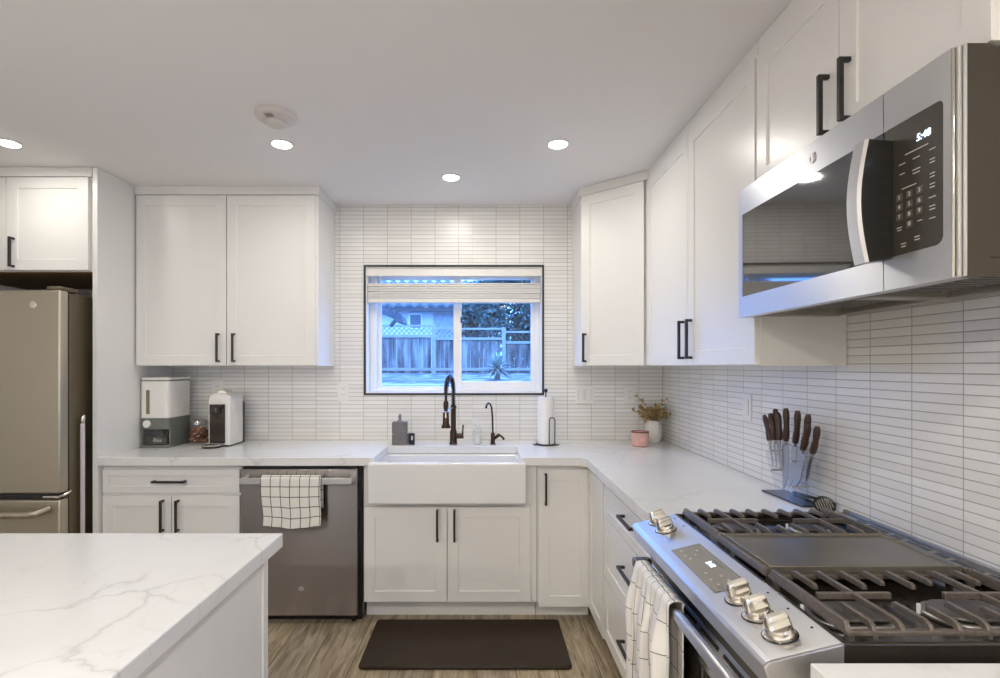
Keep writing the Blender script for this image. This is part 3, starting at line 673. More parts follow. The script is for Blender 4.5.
# underside: lip, vent housings, two filters, lamp lenses
m = MB(); zb = MZ0+.004
m.box(MX+.0528, MX+.060, MY0+.01, MY1-.006, zb, zb+.030).box(1.120, 1.160, MY0+.01, MY1-.006, zb+.004, zb+.034)
m.box(MX+.060, 1.120, MY0+.01, MY0+.03, zb, zb+.030).box(MX+.060, 1.120, MY1-.028, MY1-.006, zb, zb+.030)
m.box(MX+.060, 1.120, 1.255, 1.300, zb+.006, zb+.032)
m.build('underside_frame', 'hood_grey', mw, bev=.003)
for y0, y1 in ((.93, 1.245), (1.31, 1.625)):
    f = MB().box(MX+.10, 1.06, y0+.02, y1-.02, zb+.014, zb+.026).build('grease_filter', 'alu', mw, bev=.002)
    m = MB()
    for k in range(9):
        yy = lerp(y0+.045, y1-.045, k/8); m.box(MX+.115, 1.045, yy-.006, yy+.006, zb+.011, zb+.0145)
    m.build('filter_mesh', 'dark_steel', f)
for yc in (1.0, 1.56): MB().box(MX+.066, MX+.096, yc-.05, yc+.05, zb+.008, zb+.014).build('lamp_lens', P('cream_lamp_lens', (.60, .52, .34), .3) if yc == 1.0 else 'plate', mw, bev=.002)
for yc in (.95, 1.12, 1.42, 1.60): MB().cyl((MX+.046, yc, zb+.001), (MX+.046, yc, zb-.003), .004, n=12).build('screw', 'black_pl', mw)

# ---------------------------------------------------------------- range
rg = thing('gas_range', (.86, 1.281, 0), 'stainless steel slide-in gas range with cast iron grates and a centre griddle', 'range')
RY0, RY1 = .888, 1.674
MB().box(.535, 1.130, RY0+.004, RY1-.004, .03, .845).build('body', 'dark_steel', rg, bev=.002)
for x in (.60, 1.08):
    for y in (.94, 1.62): MB().cyl((x, y, 0), (x, y, .031), .018, n=16).build('foot', 'black_pl', rg)
# cooktop tray
ct = MB(); F = (Vector((.612, RY0, .846)), X, Y, Z)
ct.shaker(F, 0, .482, 0, RY1-RY0, t=.034, st=.010, rec=.020); top = ct.build('cooktop', 'enamel', rg, bev=.003)
MB().box(.6105, .6125, RY0, RY1, .846, .879).build('cooktop_edge', 'steel_h', rg)
# sloped control panel
def ps(y0, y1, t=0): return [(.612, .880), (.490, .8505), (.482, .847), (.477, .839), (.494, .792), (.536, .785), (.612, .785)]
m = MB().prism([(x, RY0, z) for x, z in ps(0, 0)], (0, RY1-RY0, 0)); cpn = m.build('control_panel', 'steel_h', rg, bev=.003, smooth=None)
sl = Vector((.132, 0, .032)).normalized(); nrm = Vector((-.032, 0, .132)).normalized()
def pp(x, y, n=0):   # point on the slope at given x
    return Vector((x, y, .848+(x-.480)*.032/.132)) + nrm*n
dg = MB(); FD = (pp(.507, 1.408), -Y, sl, nrm); dg.fbox(FD, 0, .262, 0, .079, .0002, .0018); dgo = dg.build('display_glass', 'greyglass', cpn, bev=.0006)
FT = lambda u, v: (FD[0]+FD[1]*u+FD[2]*v+nrm*.0019, FD[1], FD[2], nrm)
text('clock_digits', '5:48', .020, FT(.132, .050), 'led', dgo)
m = MB()
for u, v in ((.022, .020), (.040, .055), (.055, .018), (.062, .042), (.078, .022), (.17, .022), (.20, .045), (.205, .018), (.228, .050), (.235, .022)):
    m.fbox(FD, u-.0045, u+.0045, v-.003, v+.003, .0017, .0021)
for u, v in ((.035, .072), (.215, .072), (.245, .010)): m.fbox(FD, u-.012, u+.012, v-.0008, v+.0008, .0017, .0021)
m.build('button_print', P('display_print', (.42, .36, .28), .5), dgo, smooth=None)
MB().fbox(FD, .118, .168, .064, .066, .0017, .0021).build('display_mark', 'black_pl', dgo)
def knob(x, y, ang):
    c = pp(x, y); m = MB()
    m.lathe(c, [(.0285, .0), (.0285, .003), (.0255, .004), (.0250, .014), (.0235, .017), (.0200, .018), (.001, .018)], 40, nrm)
    k = m.build('knob', 'chrome', rg, smooth=30)
    d = (sl*math.cos(ang)+Y*math.sin(ang)).normalized(); e = nrm.cross(d)
    R_ = []; g = MB()
    for h, hl, ht in ((.016, .0235, .0125), (.020, .0235, .0105), (.030, .0225, .0085), (.036, .0215, .0080), (.039, .0195, .0060)):
        R_.append([g.bm.verts.new(c+nrm*h+d*(hl*math.copysign(abs(math.cos(a))**.35, math.cos(a)))+e*(ht*math.copysign(abs(math.sin(a))**.35, math.sin(a)))) for a in [2*PI*(i+.5)/20 for i in range(20)]])
    g.skin(R_); g.build('knob_grip', 'chrome', k, smooth=30)
    MB().lathe(c, [(.031, -.0005), (.031, .0012), (.0285, .0018)], 40, nrm).build('knob_shadow_ring', 'black_pl', k)
    MB().lathe(pp(.597, y-.002), [(.0025, 0), (.0025, .0012)], 12, nrm).build('burner_mark', 'black_pl', k)
for x, y, a in ((.548, 1.628, .2), (.545, 1.556, .3), (.540, 1.098, .15), (.540, 1.026, .12), (.540, .952, .15)): knob(x, y, a)
# oven door
FO = (Vector((.520, RY1-.012, .0)), -Y, Z, -X); W = RY1-RY0-.024
m = MB(); ya, yb_ = RY0+.012, RY1-.012
m.prism([(x, ya, z) for x, z in ((.536, .180), (.520, .180), (.520, .690), (.552, .772), (.560, .772), (.560, .180))], (0, yb_-ya, 0)); od = m.build('oven_door', 'steel_h', rg, bev=.003)
MB().fbox(FO, .070, W-.070, .27, .640, -.002, .0015).build('window', 'darkglass', od)
FV = (Vector((.520, yb_, .690)), -Y, Vector((.032, 0, .082)).normalized(), Vector((-.082, 0, .032)).normalized())
m = MB()
for k in range(6):
    u = .030+k*.120
    for dz in (0, .020): m.fbox(FV, u, u+.098, .022+dz, .031+dz, -.002, .0006)
m.build('vent_slots', 'black_pl', od, smooth=None)
m = MB(); hy0, hy1 = RY0+.040, 1.605
m.beam((.476, hy1, .742), (.476, hy0, .742), .018, .030)
hd = m.build('handle', 'steel_h', od, bev=.006, seg=3)
for yc in (hy0-.012, hy1+.012): MB().box(.466, .519, yc-.016, yc+.016, .730, .758).build('handle_bracket', 'dark_steel', hd, bev=.004)
MB().fbox(FO, 0, W, .035, .172, -.016, -.002).build('warming_drawer', 'steel_h', rg, bev=.003)
# rear vent trim
m = MB(); m.box(1.096, 1.160, RY0, RY1, .850, .884).box(1.150, 1.160, RY0, RY1, .884, .894); rt = m.build('rear_vent_trim', 'hood_grey', rg, bev=.002)
m = MB(); y = RY0+.02
while y < RY1-.06:
    for l in (.075, .035):
        if y+l < RY1-.01: m.box(1.118, 1.138, y, y+l, .8838, .8846)
        y += l+.014
m.build('vent_slots', 'black_pl', rt, smooth=None)
# burners
def burner(x, y, lx, r):
    b = MB()
    def stad(r, h, z, e=lx):
        pts = []
        for i in range(28):
            a = 2*PI*i/28; cx = e/2 if math.cos(a) > 0 else -e/2
            pts.append((x+cx+r*math.cos(a), y+r*math.sin(a), z))
        return pts
    base = MB().prism(stad(r+.012, 0, .8605), (0, 0, .010)).build('burner', 'alu', rg, bev=.003)
    MB().prism(stad(r, 0, .8715), (0, 0, .007)).build('burner_cap', 'cap', base, bev=.003)
    MB().cyl((x-lx/2-r-.012, y+.018, .861), (x-lx/2-r-.012, y+.018, .880), .0035, n=10).build('igniter', 'plate', base)
burner(.712, 1.015, .06, .040); burner(.945, 1.020, .05, .045); burner(.745, 1.545, .04, .038); burner(.965, 1.545, .03, .030)
burner(.855, 1.285, .16, .036)
# grates
GZ = .906
def finger(m, x, y0, y1, full):
    """one bar along y at the top plane, curving down to the frame at its outer end(s)"""
    w = .0037
    def seg(pts):
        R = []
        for (yy, zz, hh) in pts:
            R.append([m.bm.verts.new((x+dx, yy, zz-dz)) for dx, dz in ((-w, 0), (w, 0), (w*1.25, hh), (-w*1.25, hh))])
        m.skin(R)
    s = 1 if y1 > y0 else -1
    pts = [(y0, GZ-.016, .014), (y0+s*.006, GZ-.005, .013), (y0+s*.018, GZ, .012)]
    pts += [(y1-s*.018, GZ, .012), (y1-s*.006, GZ-.005, .013), (y1, GZ-.016, .014)] if full else [(y1-s*.006, GZ, .012), (y1, GZ-.004, .007)]
    seg(pts)
def grate(y0, y1, label):
    gt = thing('cooktop_grate', (.855, (y0+y1)/2, .88), label, 'grate', 'cast iron grates on the gas range')
    x0, x1 = .630, 1.078; m = MB(); r = .0055
    # low perimeter frame with high side rails along y
    m.box(x0, x1, y0, y0+.012, .884, GZ-.014).box(x0, x1, y1-.012, y1, .884, GZ-.014)
    for x in (x0+.006, x1-.006):
        m.quadbox([(x-.006, y0, .884), (x+.006, y0, .884), (x+.006, y1, .884), (x-.006, y1, .884), (x-.0045, y0+.012, GZ), (x+.0045, y0+.012, GZ), (x+.0045, y1-.012, GZ), (x-.0045, y1-.012, GZ)])
    n = 9; dx = (x1-x0)/n; L3 = (y1-y0)*.36
    for k in range(1, n):
        x = x0+dx*k
        if k in (2, 7): finger(m, x, y0+.001, y1-.001, True)
        else:
            finger(m, x, y0+.001, y0+L3*(1.0 if k % 2 else .8), False); finger(m, x, y1-.001, y1-L3*(1.0 if k % 2 else .8), False)
    yc = (y0+y1)/2
    for k in (2, 7):
        x = x0+dx*k; m.box(x-.072, x+.072, yc-.0045, yc+.0045, GZ-.0125, GZ-.0005)
    for x in (x0+.012, x1-.012):
        for y in (y0+.012, y1-.012): m.cyl((x, y, .8605), (x, y, .886), .007, .008, 10)
    m.build('grate_frame', 'iron', gt, bev=.0012, smooth=50)
grate(1.404, 1.652, 'black cast iron grate at the far end of the gas range')
grate(.905, 1.158, 'black cast iron grate at the near end of the gas range')
gd = thing('griddle', (.855, 1.281, .88), 'flat grey cast iron griddle plate lying between the two grates of the range', 'griddle')
m = MB(); F = (Vector((.640, 1.166, .886)), X, Y, Z); m.shaker(F, 0, .428, 0, .230, t=.020, st=.008, rec=.005); m.build('plate', 'griddle', gd, bev=.002)
for xa, xb, xc_ in ((.626, .6395, .645), (1.0685, 1.080, 1.05)):
    m = MB().box(xa, xb, 1.162, 1.400, .884, .902)
    for y in (1.18, 1.38): m.cyl((xc_, y, .8605), (xc_, y, .887), .007, n=10)
    m.build('rail', 'iron', gd, bev=.002)

# towel over the oven handle
def ocloth(u, v):
    s = v*.84; y = lerp(1.570, 1.292, u)
    wob = .013*math.sin(u*2*PI*2.6+.8)+.007*math.sin(u*2*PI*5.7+1+v*2)+.003*math.sin(u*2*PI*11)
    if s < .34: z = .760-(.34-s); x = .498+.003*math.sin(u*17)
    elif s < .40: a = (s-.34)/.06*PI; x = .480+.0195*math.cos(a); z = .760+.009*math.sin(a)+.0015*math.sin(u*40)
    else:
        z = .760-(s-.40); k = min(1, (s-.40)/.12); x = .459-.004*k-(wob+.010)*k; y += .017*math.sin(u*2*PI*2.6+2.2+v*1.5)*k*(1 if .02 < u < .98 else .3)+.006*math.sin(v*23+u*9)*k
    return Vector((x, y, z))
tag(MB().sheet(ocloth, 96, 90, .44, .84).build('oven_towel', 'cloth2', None, loc=(.46, 1.435, .55), solid=.003, smooth=60),
    'crumpled white towel with thin dark check draped over the oven handle', 'towel')
# ---------------------------------------------------------------- floor mat
m = MB(); R = []; pts = []
for cx, cy, a0 in ((.380, 2.350, -PI/2), (.380, 2.745, 0), (-.530, 2.745, PI/2), (-.530, 2.350, PI)):
    for i in range(6): a = a0+i*PI/10; pts.append((cx+.022*math.cos(a), cy+.022*math.sin(a)))
m.prism([(x, y, .0005) for x, y in pts], (0, 0, .017))
tag(m.build('floor_mat', 'mat', None, bev=.007, loc=(-.075, 2.545, 0), seg=3), 'dark brown cushioned floor mat in front of the sink cabinet', 'mat')

CT = .8745   # worktop surface
# ---------------------------------------------------------------- rice dispenser
rd = thing('rice_dispenser', (-1.90, 3.18, CT), 'tall white and grey dry food dispenser with a round button, against the end panel', 'dispenser')
def rbox(x0, x1, y0, y1, r, n=6):
    out = []
    for cx, cy, a0 in ((x1-r, y0+r, -PI/2), (x1-r, y1-r, 0), (x0+r, y1-r, PI/2), (x0+r, y0+r, PI)):
        for i in range(n): a = a0+i*PI/2/(n-1); out.append((cx+r*math.cos(a), cy+r*math.sin(a)))
    return out
x0, x1, y0, y1 = -1.996, -1.826, 3.060, 3.300
m = MB()
def loft(m, secs):
    m.skin([[m.bm.verts.new((x, y, z)) for x, y in rbox(*s)] for z, s in secs])
fr_ = []
# grey base, open front recess for the tray
m = MB(); m.prism([(x, y, CT) for x, y in rbox(x0-.002, x1+.003, y0-.016, y1, .03)], (0, 0, .014))
m.prism([(x, y, CT+.105) for x, y in rbox(x0, x1, y0, y1, .025)], (0, 0, .066))
m.box(x0+.002, x1-.002, y0+.10, y1-.01, CT+.013, CT+.106); m.box(x1-.012, x1-.001, y0+.02, y1-.02, CT+.013, CT+.106); m.box(x0+.001, x0+.010, y0+.02, y1-.02, CT+.013, CT+.106)
m.build('base', 'rice_g', rd, bev=.002)
m = MB(); m.prism([(x, y, CT+.1715) for x, y in rbox(x0-.002, x1+.002, y0-.002, y1, .028)], (0, 0, .215)); up = m.build('hopper', 'rice_w', rd, bev=.002)
MB().box(x0+.040, x0+.060, y0-.0035, y0-.0018, CT+.195, CT+.335).build('level_window', P('level_window_green', (.20, .20, .12), .2), up)
MB().prism([(x, y, CT+.3868) for x, y in rbox(x0-.001, x1+.001, y0, y1, .028)], (0, 0, .006)).build('lid_seam', 'rice_g', rd)
MB().prism([(x, y, CT+.393) for x, y in rbox(x0-.003, x1+.003, y0-.004, y1, .03)], (0, 0, .015)).build('lid', 'rice_w', rd, bev=.004)
MB().cyl((-1.950, y0+.002, CT+.138), (-1.950, y0-.012, CT+.138), .0215, n=32).build('button', 'rice_w', rd, bev=.002)
m = MB(); m.prism([(x, y, CT+.015) for x, y in rbox(x0+.012, x1-.014, y0+.002, y0+.098, .02)], (0, 0, .086)); tr = m.build('tray', 'smoke', rd, bev=.002)
m = MB(); m.prism([(x, y, CT+.017) for x, y in rbox(x0+.020, x1-.022, y0+.012, y0+.095, .02)], (0, 0, .045)); m.build('grain', P('grain_in_tray', (.16, .15, .13), .8), tr)
text('tray_lettering', 'Rice', .030, (Vector((-1.895, y0+.001, CT+.042)), X, Z, -Y), 'print_', tr, shear=.3)

# ---------------------------------------------------------------- jar of coffee pods
jr = thing('glass_jar', (-1.752, 3.245, CT), 'small round glass jar of copper coffee pods between the dispenser and the coffee machine', 'jar')
c = (-1.752, 3.245, CT)
MB().lathe(c, [(.040, 0), (.056, .008), (.066, .040), (.064, .075), (.055, .100), (.048, .108), (.050, .112)], 32, cap=False).build('jar_body', 'clear', jr)
MB().lathe(c, [(.052, .110), (.057, .116), (.052, .138), (.030, .152), (.001, .156)], 32).build('jar_lid', 'jarlid', jr)
m = MB()
for k in range(95):
    zz = random.uniform(.012, .088); rr = .052*random.random()**.5*(1 if zz < .07 else .85); a = random.uniform(0, 2*PI)
    p = Vector((c[0]+rr*math.cos(a), c[1]+rr*math.sin(a), CT+zz)); ax = Vector((random.uniform(-1, 1), random.uniform(-1, 1), random.uniform(-.6, 1))).normalized()
    m.cyl(p-ax*.007, p+ax*.007, .009, .0125, 12)
o = m.build('coffee_pods', 'pods', jr); o['kind'] = 'stuff'

# ---------------------------------------------------------------- capsule coffee machine
cm = thing('coffee_machine', (-1.545, 3.17, CT), 'white dome-topped capsule coffee machine with dark front, beside the glass jar', 'coffee machine')
def arch(xc, hw, zt, y, n=14, z0=CT+.006):
    pts = [(xc-hw, y, z0), (xc+hw, y, z0)]
    for i in range(n+1): a = PI*i/n; pts.append((xc+hw*math.cos(a), y, zt-hw*.62+hw*.62*math.sin(a)))
    return pts
xc = -1.552
MB().prism(arch(xc, .064, CT+.315, 3.10), (0, .17, 0)).build('shell', 'machine', cm, bev=.006, seg=3)
MB().prism(arch(xc+.002, .056, CT+.275, 3.262), (0, .045, 0)).build('water_tank', 'machine_d', cm, bev=.002)
m = MB(); m.box(xc-.054, xc+.036, 3.092, 3.1005, CT+.02, CT+.250); m.build('front_panel', 'machine_d', cm, bev=.002)
m = MB(); m.lathe((xc-.010, 3.085, CT+.215), [(.024, -.02), (.026, 0), (.020, .020), (.001, .024)], 24); m.build('capsule_head', 'machine_d', cm)
MB().box(xc-.045, xc+.026, 3.075, 3.098, CT+.225, CT+.250).build('head_cover', 'machine_d', cm, bev=.004)
m = MB(); m.lathe((xc-.022, 3.062, CT), [(.052, .0), (.054, .006), (.052, .014), (.048, .016), (.001, .016)], 32); m.build('drip_tray', 'machine_d', cm)
MB().tube([(xc-.022+.051*math.cos(2*PI*i/32), 3.062+.051*math.sin(2*PI*i/32), CT+.0155) for i in range(32)], .003, 8, closed=True).build('tray_rim', 'chrome', cm)
MB().prism(arch(xc, .030, CT+.335, 3.13, z0=CT+.295), (0, .09, 0)).build('lever', 'chrome', cm, bev=.004)
MB().box(xc-.05, xc+.06, 3.095, 3.30, CT, CT+.007).build('foot_plate', 'black_pl', cm)

# ---------------------------------------------------------------- things behind the sink
def sqp(cx, cy, hw, hd, z0, h, r=.006): return [(x, y, z0) for x, y in rbox(cx-hw, cx+hw, cy-hd, cy+hd, r)], (0, 0, h)
sp = thing('soap_dispenser', (-.497, 3.19, CT), 'square grey two-tier soap dispenser with a pump, left of the tap', 'soap dispenser')
MB().prism(*sqp(-.497, 3.19, .046, .030, CT, .066)).build('lower_block', 'soap', sp, bev=.003)
MB().prism(*sqp(-.499, 3.19, .0445, .029, CT+.069, .068)).build('upper_block', 'soap', sp, bev=.003)
MB().prism(*sqp(-.497, 3.19, .040, .026, CT+.065, .006)).build('joint', 'slot', sp)
m = MB(); m.cyl((-.499, 3.19, CT+.137), (-.499, 3.19, CT+.146), .018, .012, 20).cyl((-.499, 3.19, CT+.146), (-.499, 3.19, CT+.182), .0085, n=16); m.tube([(-.499, 3.19, CT+.176), (-.499, 3.165, CT+.178), (-.499, 3.150, CT+.172)], .005, 10); m.build('pump', P('pump_grey', (.22, .21, .20), .35, .6), sp)
sh = thing('sponge_holder', (-.425, 3.20, CT), 'small black box with a silver insert, between the soap dispenser and the tap', 'holder')
m = MB(); F = (Vector((-.444, 3.178, CT)), X, Z, -Y); m.shaker(F, 0, .038, 0, .070, t=.016, st=.008, rec=.010); m.build('case', 'black_pl', sh, bev=.002)
MB().box(-.428, -.416, 3.164, 3.171, CT+.030, CT+.055).build('insert', 'chrome', sh)

fc = thing('kitchen_faucet', (-.174, 3.195, CT), 'tall dark bronze spring-neck kitchen tap with pull-down spray head behind the sink', 'faucet')
bx, by = -.174, 3.195
m = MB(); m.lathe((bx, by, CT), [(.025, 0), (.027, .004), (.0225, .010), (.0215, .075), (.018, .085), (.0155, .092), (.0155, .215), (.019, .218), (.019, .232), (.011, .240)], 28); m.build('body', 'bronze', fc, bev=0)
hx, hy = -.206, 3.000
arc = []
ztop = 1.285
for i in range(25):
    a = PI*i/24; f = (1-math.cos(a))/2
    arc.append(Vector((lerp(bx, hx, f), lerp(by, hy, f), 1.185+(ztop-1.185)*math.sin(a)*1.0)))
pts = [Vector((bx, by, CT+.235)), Vector((bx, by, 1.15))]+arc+[Vector((hx, hy, 1.12))]
MB().tube(pts, .0075, 10).build('hose', 'black', fc)
# spring coil round the hose arc
path = [Vector((bx, by, CT+.238)), Vector((bx, by, 1.15))]+arc[:]
acc = [0]
for p, q in zip(path, path[1:]): acc.append(acc[-1]+(q-p).length)
tot = acc[-1]; turns = 34; co = []
side = Vector((hx-bx, hy-by, 0)).normalized().cross(Z)
import bisect
for i in range(turns*10):
    s = tot*i/(turns*10-1); k = min(len(path)-2, max(0, bisect.bisect(acc, s)-1)); t = (s-acc[k])/max(1e-6, acc[k+1]-acc[k])
    p = path[k].lerp(path[k+1], t); d = (path[k+1]-path[k]).normalized(); e = d.cross(side).normalized(); a = 2*PI*turns*s/tot
    co.append(p+(side*math.cos(a)+e*math.sin(a))*.0125)
MB().tube(co, .0026, 5).build('spring', 'bronze', fc)
m = MB(); m.lathe((hx, hy, 0), [(.011, 1.150), (.015, 1.140), (.015, 1.115), (.013, 1.10)], 20); m.build('hose_collar', 'bronze', fc)
MB().tube([(hx, hy, 1.12), (hx, hy, 1.09)], .006, 10).build('hose_end', 'bronze', fc)
m = MB(); m.lathe((hx, hy, 0), [(.012, 1.098), (.0165, 1.090), (.019, 1.020), (.0235, 1.010), (.0265, 1.004), (.0265, .996), (.001, .995)], 24); sph = m.build('spray_head', 'bronze', fc)
MB().box(hx-.004, hx+.004, hy-.0195, hy-.015, 1.055, 1.085).build('spray_button', 'chrome', sph)
m = MB(); m.tube([(bx, by, 1.098), ((bx+hx)/2, (by+hy)/2, 1.100), (hx+.004, hy+.016, 1.092)], .0065, 10)
m.tube([(hx+.019*math.cos(2*PI*i/20), hy+.019*math.sin(2*PI*i/20), 1.090) for i in range(20)], .004, 8, closed=True); m.build('docking_arm', 'chrome', fc)
m = MB(); m.cyl((bx+.018, by, CT+.050), (bx+.062, by, CT+.050), .0165, n=20); m.build('valve', 'bronze', fc, bev=.002)
MB().tube([(bx+.056, by, CT+.050), (bx+.057, by-.004, CT+.090), (bx+.060, by-.008, CT+.118)], [.006, .005, .0055], 10).build('lever', 'bronze', fc)

sb = thing('soap_bottle', (-.028, 3.20, CT), 'clear soap bottle with a pump between the two taps', 'bottle')
MB().lathe((-.028, 3.20, CT), [(.026, 0), (.027, .006), (.027, .075), (.024, .090), (.013, .100), (.012, .106)], 28).build('bottle_body', 'clear', sb)
MB().lathe((-.028, 3.20, CT), [(.024, .004), (.024, .060), (.001, .060)], 24).build('liquid', P('pale_liquid', (.80, .80, .76), .2), sb)
m = MB(); m.cyl((-.028, 3.20, CT+.106), (-.028, 3.20, CT+.120), .014, n=20).cyl((-.028, 3.20, CT+.12), (-.028, 3.20, CT+.145), .005, n=12).tube([(-.028, 3.20, CT+.146), (-.050, 3.18, CT+.148), (-.060, 3.17, CT+.142)], .005, 10); m.build('pump', 'plate', sb)

ft = thing('filter_faucet', (.066, 3.195, CT), 'small dark bronze drinking water tap with a thin hooked neck', 'faucet')
m = MB(); m.lathe((.066, 3.195, CT), [(.019, 0), (.019, .004), (.013, .008), (.013, .062), (.009, .070)], 24); m.build('body', 'bronze', ft)
MB().tube([(.066, 3.195, CT+.065), (.064, 3.195, CT+.16), (.058, 3.194, CT+.225), (.048, 3.190, CT+.247), (.036, 3.170, CT+.252), (.028, 3.140, CT+.244), (.024, 3.125, CT+.226)], [.0055, .0055, .0055, .0055, .0055, .006, .007], 12).build('spout', 'bronze', ft)
m = MB(); m.cyl((.070, 3.19, CT+.034), (.106, 3.178, CT+.060), .0105, n=16); m.tube([(.098, 3.18, CT+.062), (.118, 3.172, CT+.050), (.134, 3.168, CT+.032)], [.007, .006, .0075], 10); m.build('lever', 'bronze', ft)

# ---------------------------------------------------------------- paper towel roll on its stand
ptx, pty = .386, 3.175
ph = thing('paper_towel_holder', (ptx, pty, CT), 'dark wire paper towel stand with a looped side arm, right of the sink', 'holder')
m = MB(); m.tube([(ptx+.062*math.cos(2*PI*i/32), pty+.062*math.sin(2*PI*i/32), CT+.004) for i in range(32)], .0035, 8, closed=True)
m.tube([(ptx-.062, pty, CT+.004), (ptx+.062, pty, CT+.004)], .003, 8).tube([(ptx, pty-.062, CT+.004), (ptx, pty+.062, CT+.004)], .003, 8)
for a in (200, 330, 90):
    c, s_ = math.cos(math.radians(a)), math.sin(math.radians(a)); m.tube([(ptx+.06*c, pty+.06*s_, CT+.004), (ptx+.078*c, pty+.078*s_, CT+.004), (ptx+.086*c, pty+.086*s_, CT+.010)], .0035, 8)
m.build('base', 'wire', ph)
MB().cyl((ptx, pty, CT+.004), (ptx, pty, CT+.318), .004, n=12).build('centre_rod', 'wire', ph)
MB().lathe((ptx, pty, CT+.318), [(.004, -.004), (.011, .004), (.012, .012), (.007, .020), (.001, .022)], 20).build('finial', 'black_pl', ph)
ax_, ay_ = ptx+.030, pty-.062
lp = [(ax_-.017, ay_, CT+.004), (ax_-.017, ay_, CT+.150)]+[(ax_-.017*math.cos(a), ay_, CT+.150+.020*math.sin(a)) for a in [PI*i/10 for i in range(1, 10)]]+[(ax_+.017, ay_, CT+.150), (ax_+.017, ay_+.010, CT+.004)]
MB().tube(lp, .0032, 8).build('side_arm', 'wire', ph)
rl = thing('paper_towel_roll', (ptx, pty, CT+.012), 'white paper towel roll on the dark wire stand', 'paper towel')
m = MB(); r0, r1 = .050, .019; z0, z1 = CT+.0085, CT+.288
m.skin([m.ring(Vector((ptx, pty, z)), Z, r, 40) for r, z in ((r1, z0), (r0, z0), (r0+.0004, (z0+z1)/2), (r0, z1), (r1, z1))], cap=False, closed=True); m.build('paper', 'paper', rl, bev=0)
MB().cyl((ptx, pty, z0+.001), (ptx, pty, z1-.001), .0188, n=28, cap=False).build('core', P('cardboard', (.36, .27, .18), .9), rl)

# ---------------------------------------------------------------- vase, dried flowers, candle
vs = thing('vase', (1.068, 3.275, CT), 'white ribbed ceramic vase in the corner holding dried flowers', 'vase')
m = MB(); n = 48; prof = [(.034, 0), (.040, .004), (.052, .035), (.054, .070), (.050, .105), (.038, .128), (.034, .136), (.030, .134), (.030, .10), (.001, .095)]
R = []
for r, h in prof:
    rib = .0016 if .02 < h < .12 and r > .035 else 0
    R.append([m.bm.verts.new((1.068+(r+rib*math.cos(i*PI))*math.cos(2*PI*i/n), 3.275+(r+rib*math.cos(i*PI))*math.sin(2*PI*i/n), CT+h)) for i in range(n)])
m.skin(R); m.build('pot', 'vase', vs, smooth=60)
df = thing('dried_flowers', (1.068, 3.275, CT+.11), 'bunch of dried brown flowers standing in the white ribbed vase', 'dried flowers')
ms = MB(); mf = MB()
for k in range(44):
    a = random.uniform(0, 2*PI); sp_ = random.uniform(.02, .125); hh = random.uniform(.150, .225)
    if k == 0: a, sp_, hh = 2.9, .115, .29
    if k == 1: a, sp_, hh = -.1, .075, .270
    if k == 2: a, sp_, hh = 3.3, .140, .200
    p0 = Vector((1.068, 3.275, CT+.10)); p2 = Vector((1.068+sp_*math.cos(a), min(3.365, 3.275+sp_*math.sin(a)*.8), CT+hh)); p2.x = min(p2.x, 1.150)
    p1 = Vector((lerp(p0.x, p2.x, .25), lerp(p0.y, p2.y, .25), lerp(p0.z, p2.z, .6)))
    ms.tube([p0, p1, p2], .0011, 5)
    for j in range(11):
        t = .45+.6*j/11; q = p1.lerp(p2, max(0, (t-.45)/.55)); d = Vector((random.uniform(-1, 1), random.uniform(-1, 1), random.uniform(-.3, 1))).normalized()
        e = d.cross(Vector((random.random(), random.random(), random.random()))).normalized()
        L_ = random.uniform(.016, .036); w_ = L_*.33
        q2 = q+d*L_; q2.x = min(q2.x, 1.160); q2.y = min(q2.y, 3.374)
        c_ = q+d*L_*.5; f_ = e.cross(d)*w_
        vsn = [mf.bm.verts.new(v) for v in (q, c_+e*w_, q2, c_-e*w_, c_+f_*.4)]
        for tri in ((0, 1, 4), (1, 2, 4), (2, 3, 4), (3, 0, 4)): mf.bm.faces.new([vsn[i] for i in tri])
ms.build('stems', 'dried', df); mf.build('flower_heads', 'dried', df, smooth=None)['kind'] = 'stuff'
cn = thing('candle', (.940, 3.125, CT), 'small pink candle jar with a brown rim in front of the vase', 'candle')
MB().lathe((.940, 3.125, CT), [(.042, 0), (.050, .006), (.051, .050), (.051, .082), (.049, .085), (.046, .083), (.046, .070), (.001, .068)], 36).build('jar', 'candle', cn)
MB().lathe((.940, 3.125, CT), [(.0515, .081), (.0518, .087), (.0475, .088), (.0465, .083)], 36, cap=False).build('rim', 'candle_rim', cn)
MB().box(.925, .955, 3.072, 3.0745, CT+.03, CT+.055).build('paper_label', P('pale_pink_label', (.80, .45, .40), .6), cn)

# ---------------------------------------------------------------- knife stand and knives
ks = thing('knife_stand', (1.09, 1.86, CT), 'clear acrylic fan-shaped knife stand on a dark base beside the tiled wall', 'knife stand')
bs = MB().prism([(1.062, 1.995, CT), (1.075, 1.765, CT), (1.150, 1.765, CT), (1.150, 1.995, CT)], (0, 0, .006)).build('base', 'black_pl', ks, bev=.001)
kz = lambda py, Yy: H-(py-366)*Yy/525
def fan(xp, th):
    pts = [(xp, 1.905, CT+.0065), (xp, 1.815, CT+.0065)]
    for i in range(9):
        a = math.radians(lerp(38, 142, i/8)); pts.append((xp, 1.862-.155*math.cos(a), CT+.045+.165*math.sin(a)))
    return MB().prism(pts, (th, 0, 0))
fan(1.070, .003).build('front_sheet', 'acrylic', ks, bev=.0005); fan(1.112, .003).build('back_sheet', 'acrylic', ks, bev=.0005)
for (yy, zz) in ((1.925, CT+.095), (1.800, CT+.060), (1.80, CT+.15), (1.93, CT+.165)):
    MB().cyl((1.060, yy, zz), (1.122, yy, zz), .0035, n=12).build('standoff_pin', 'chrome', ks)
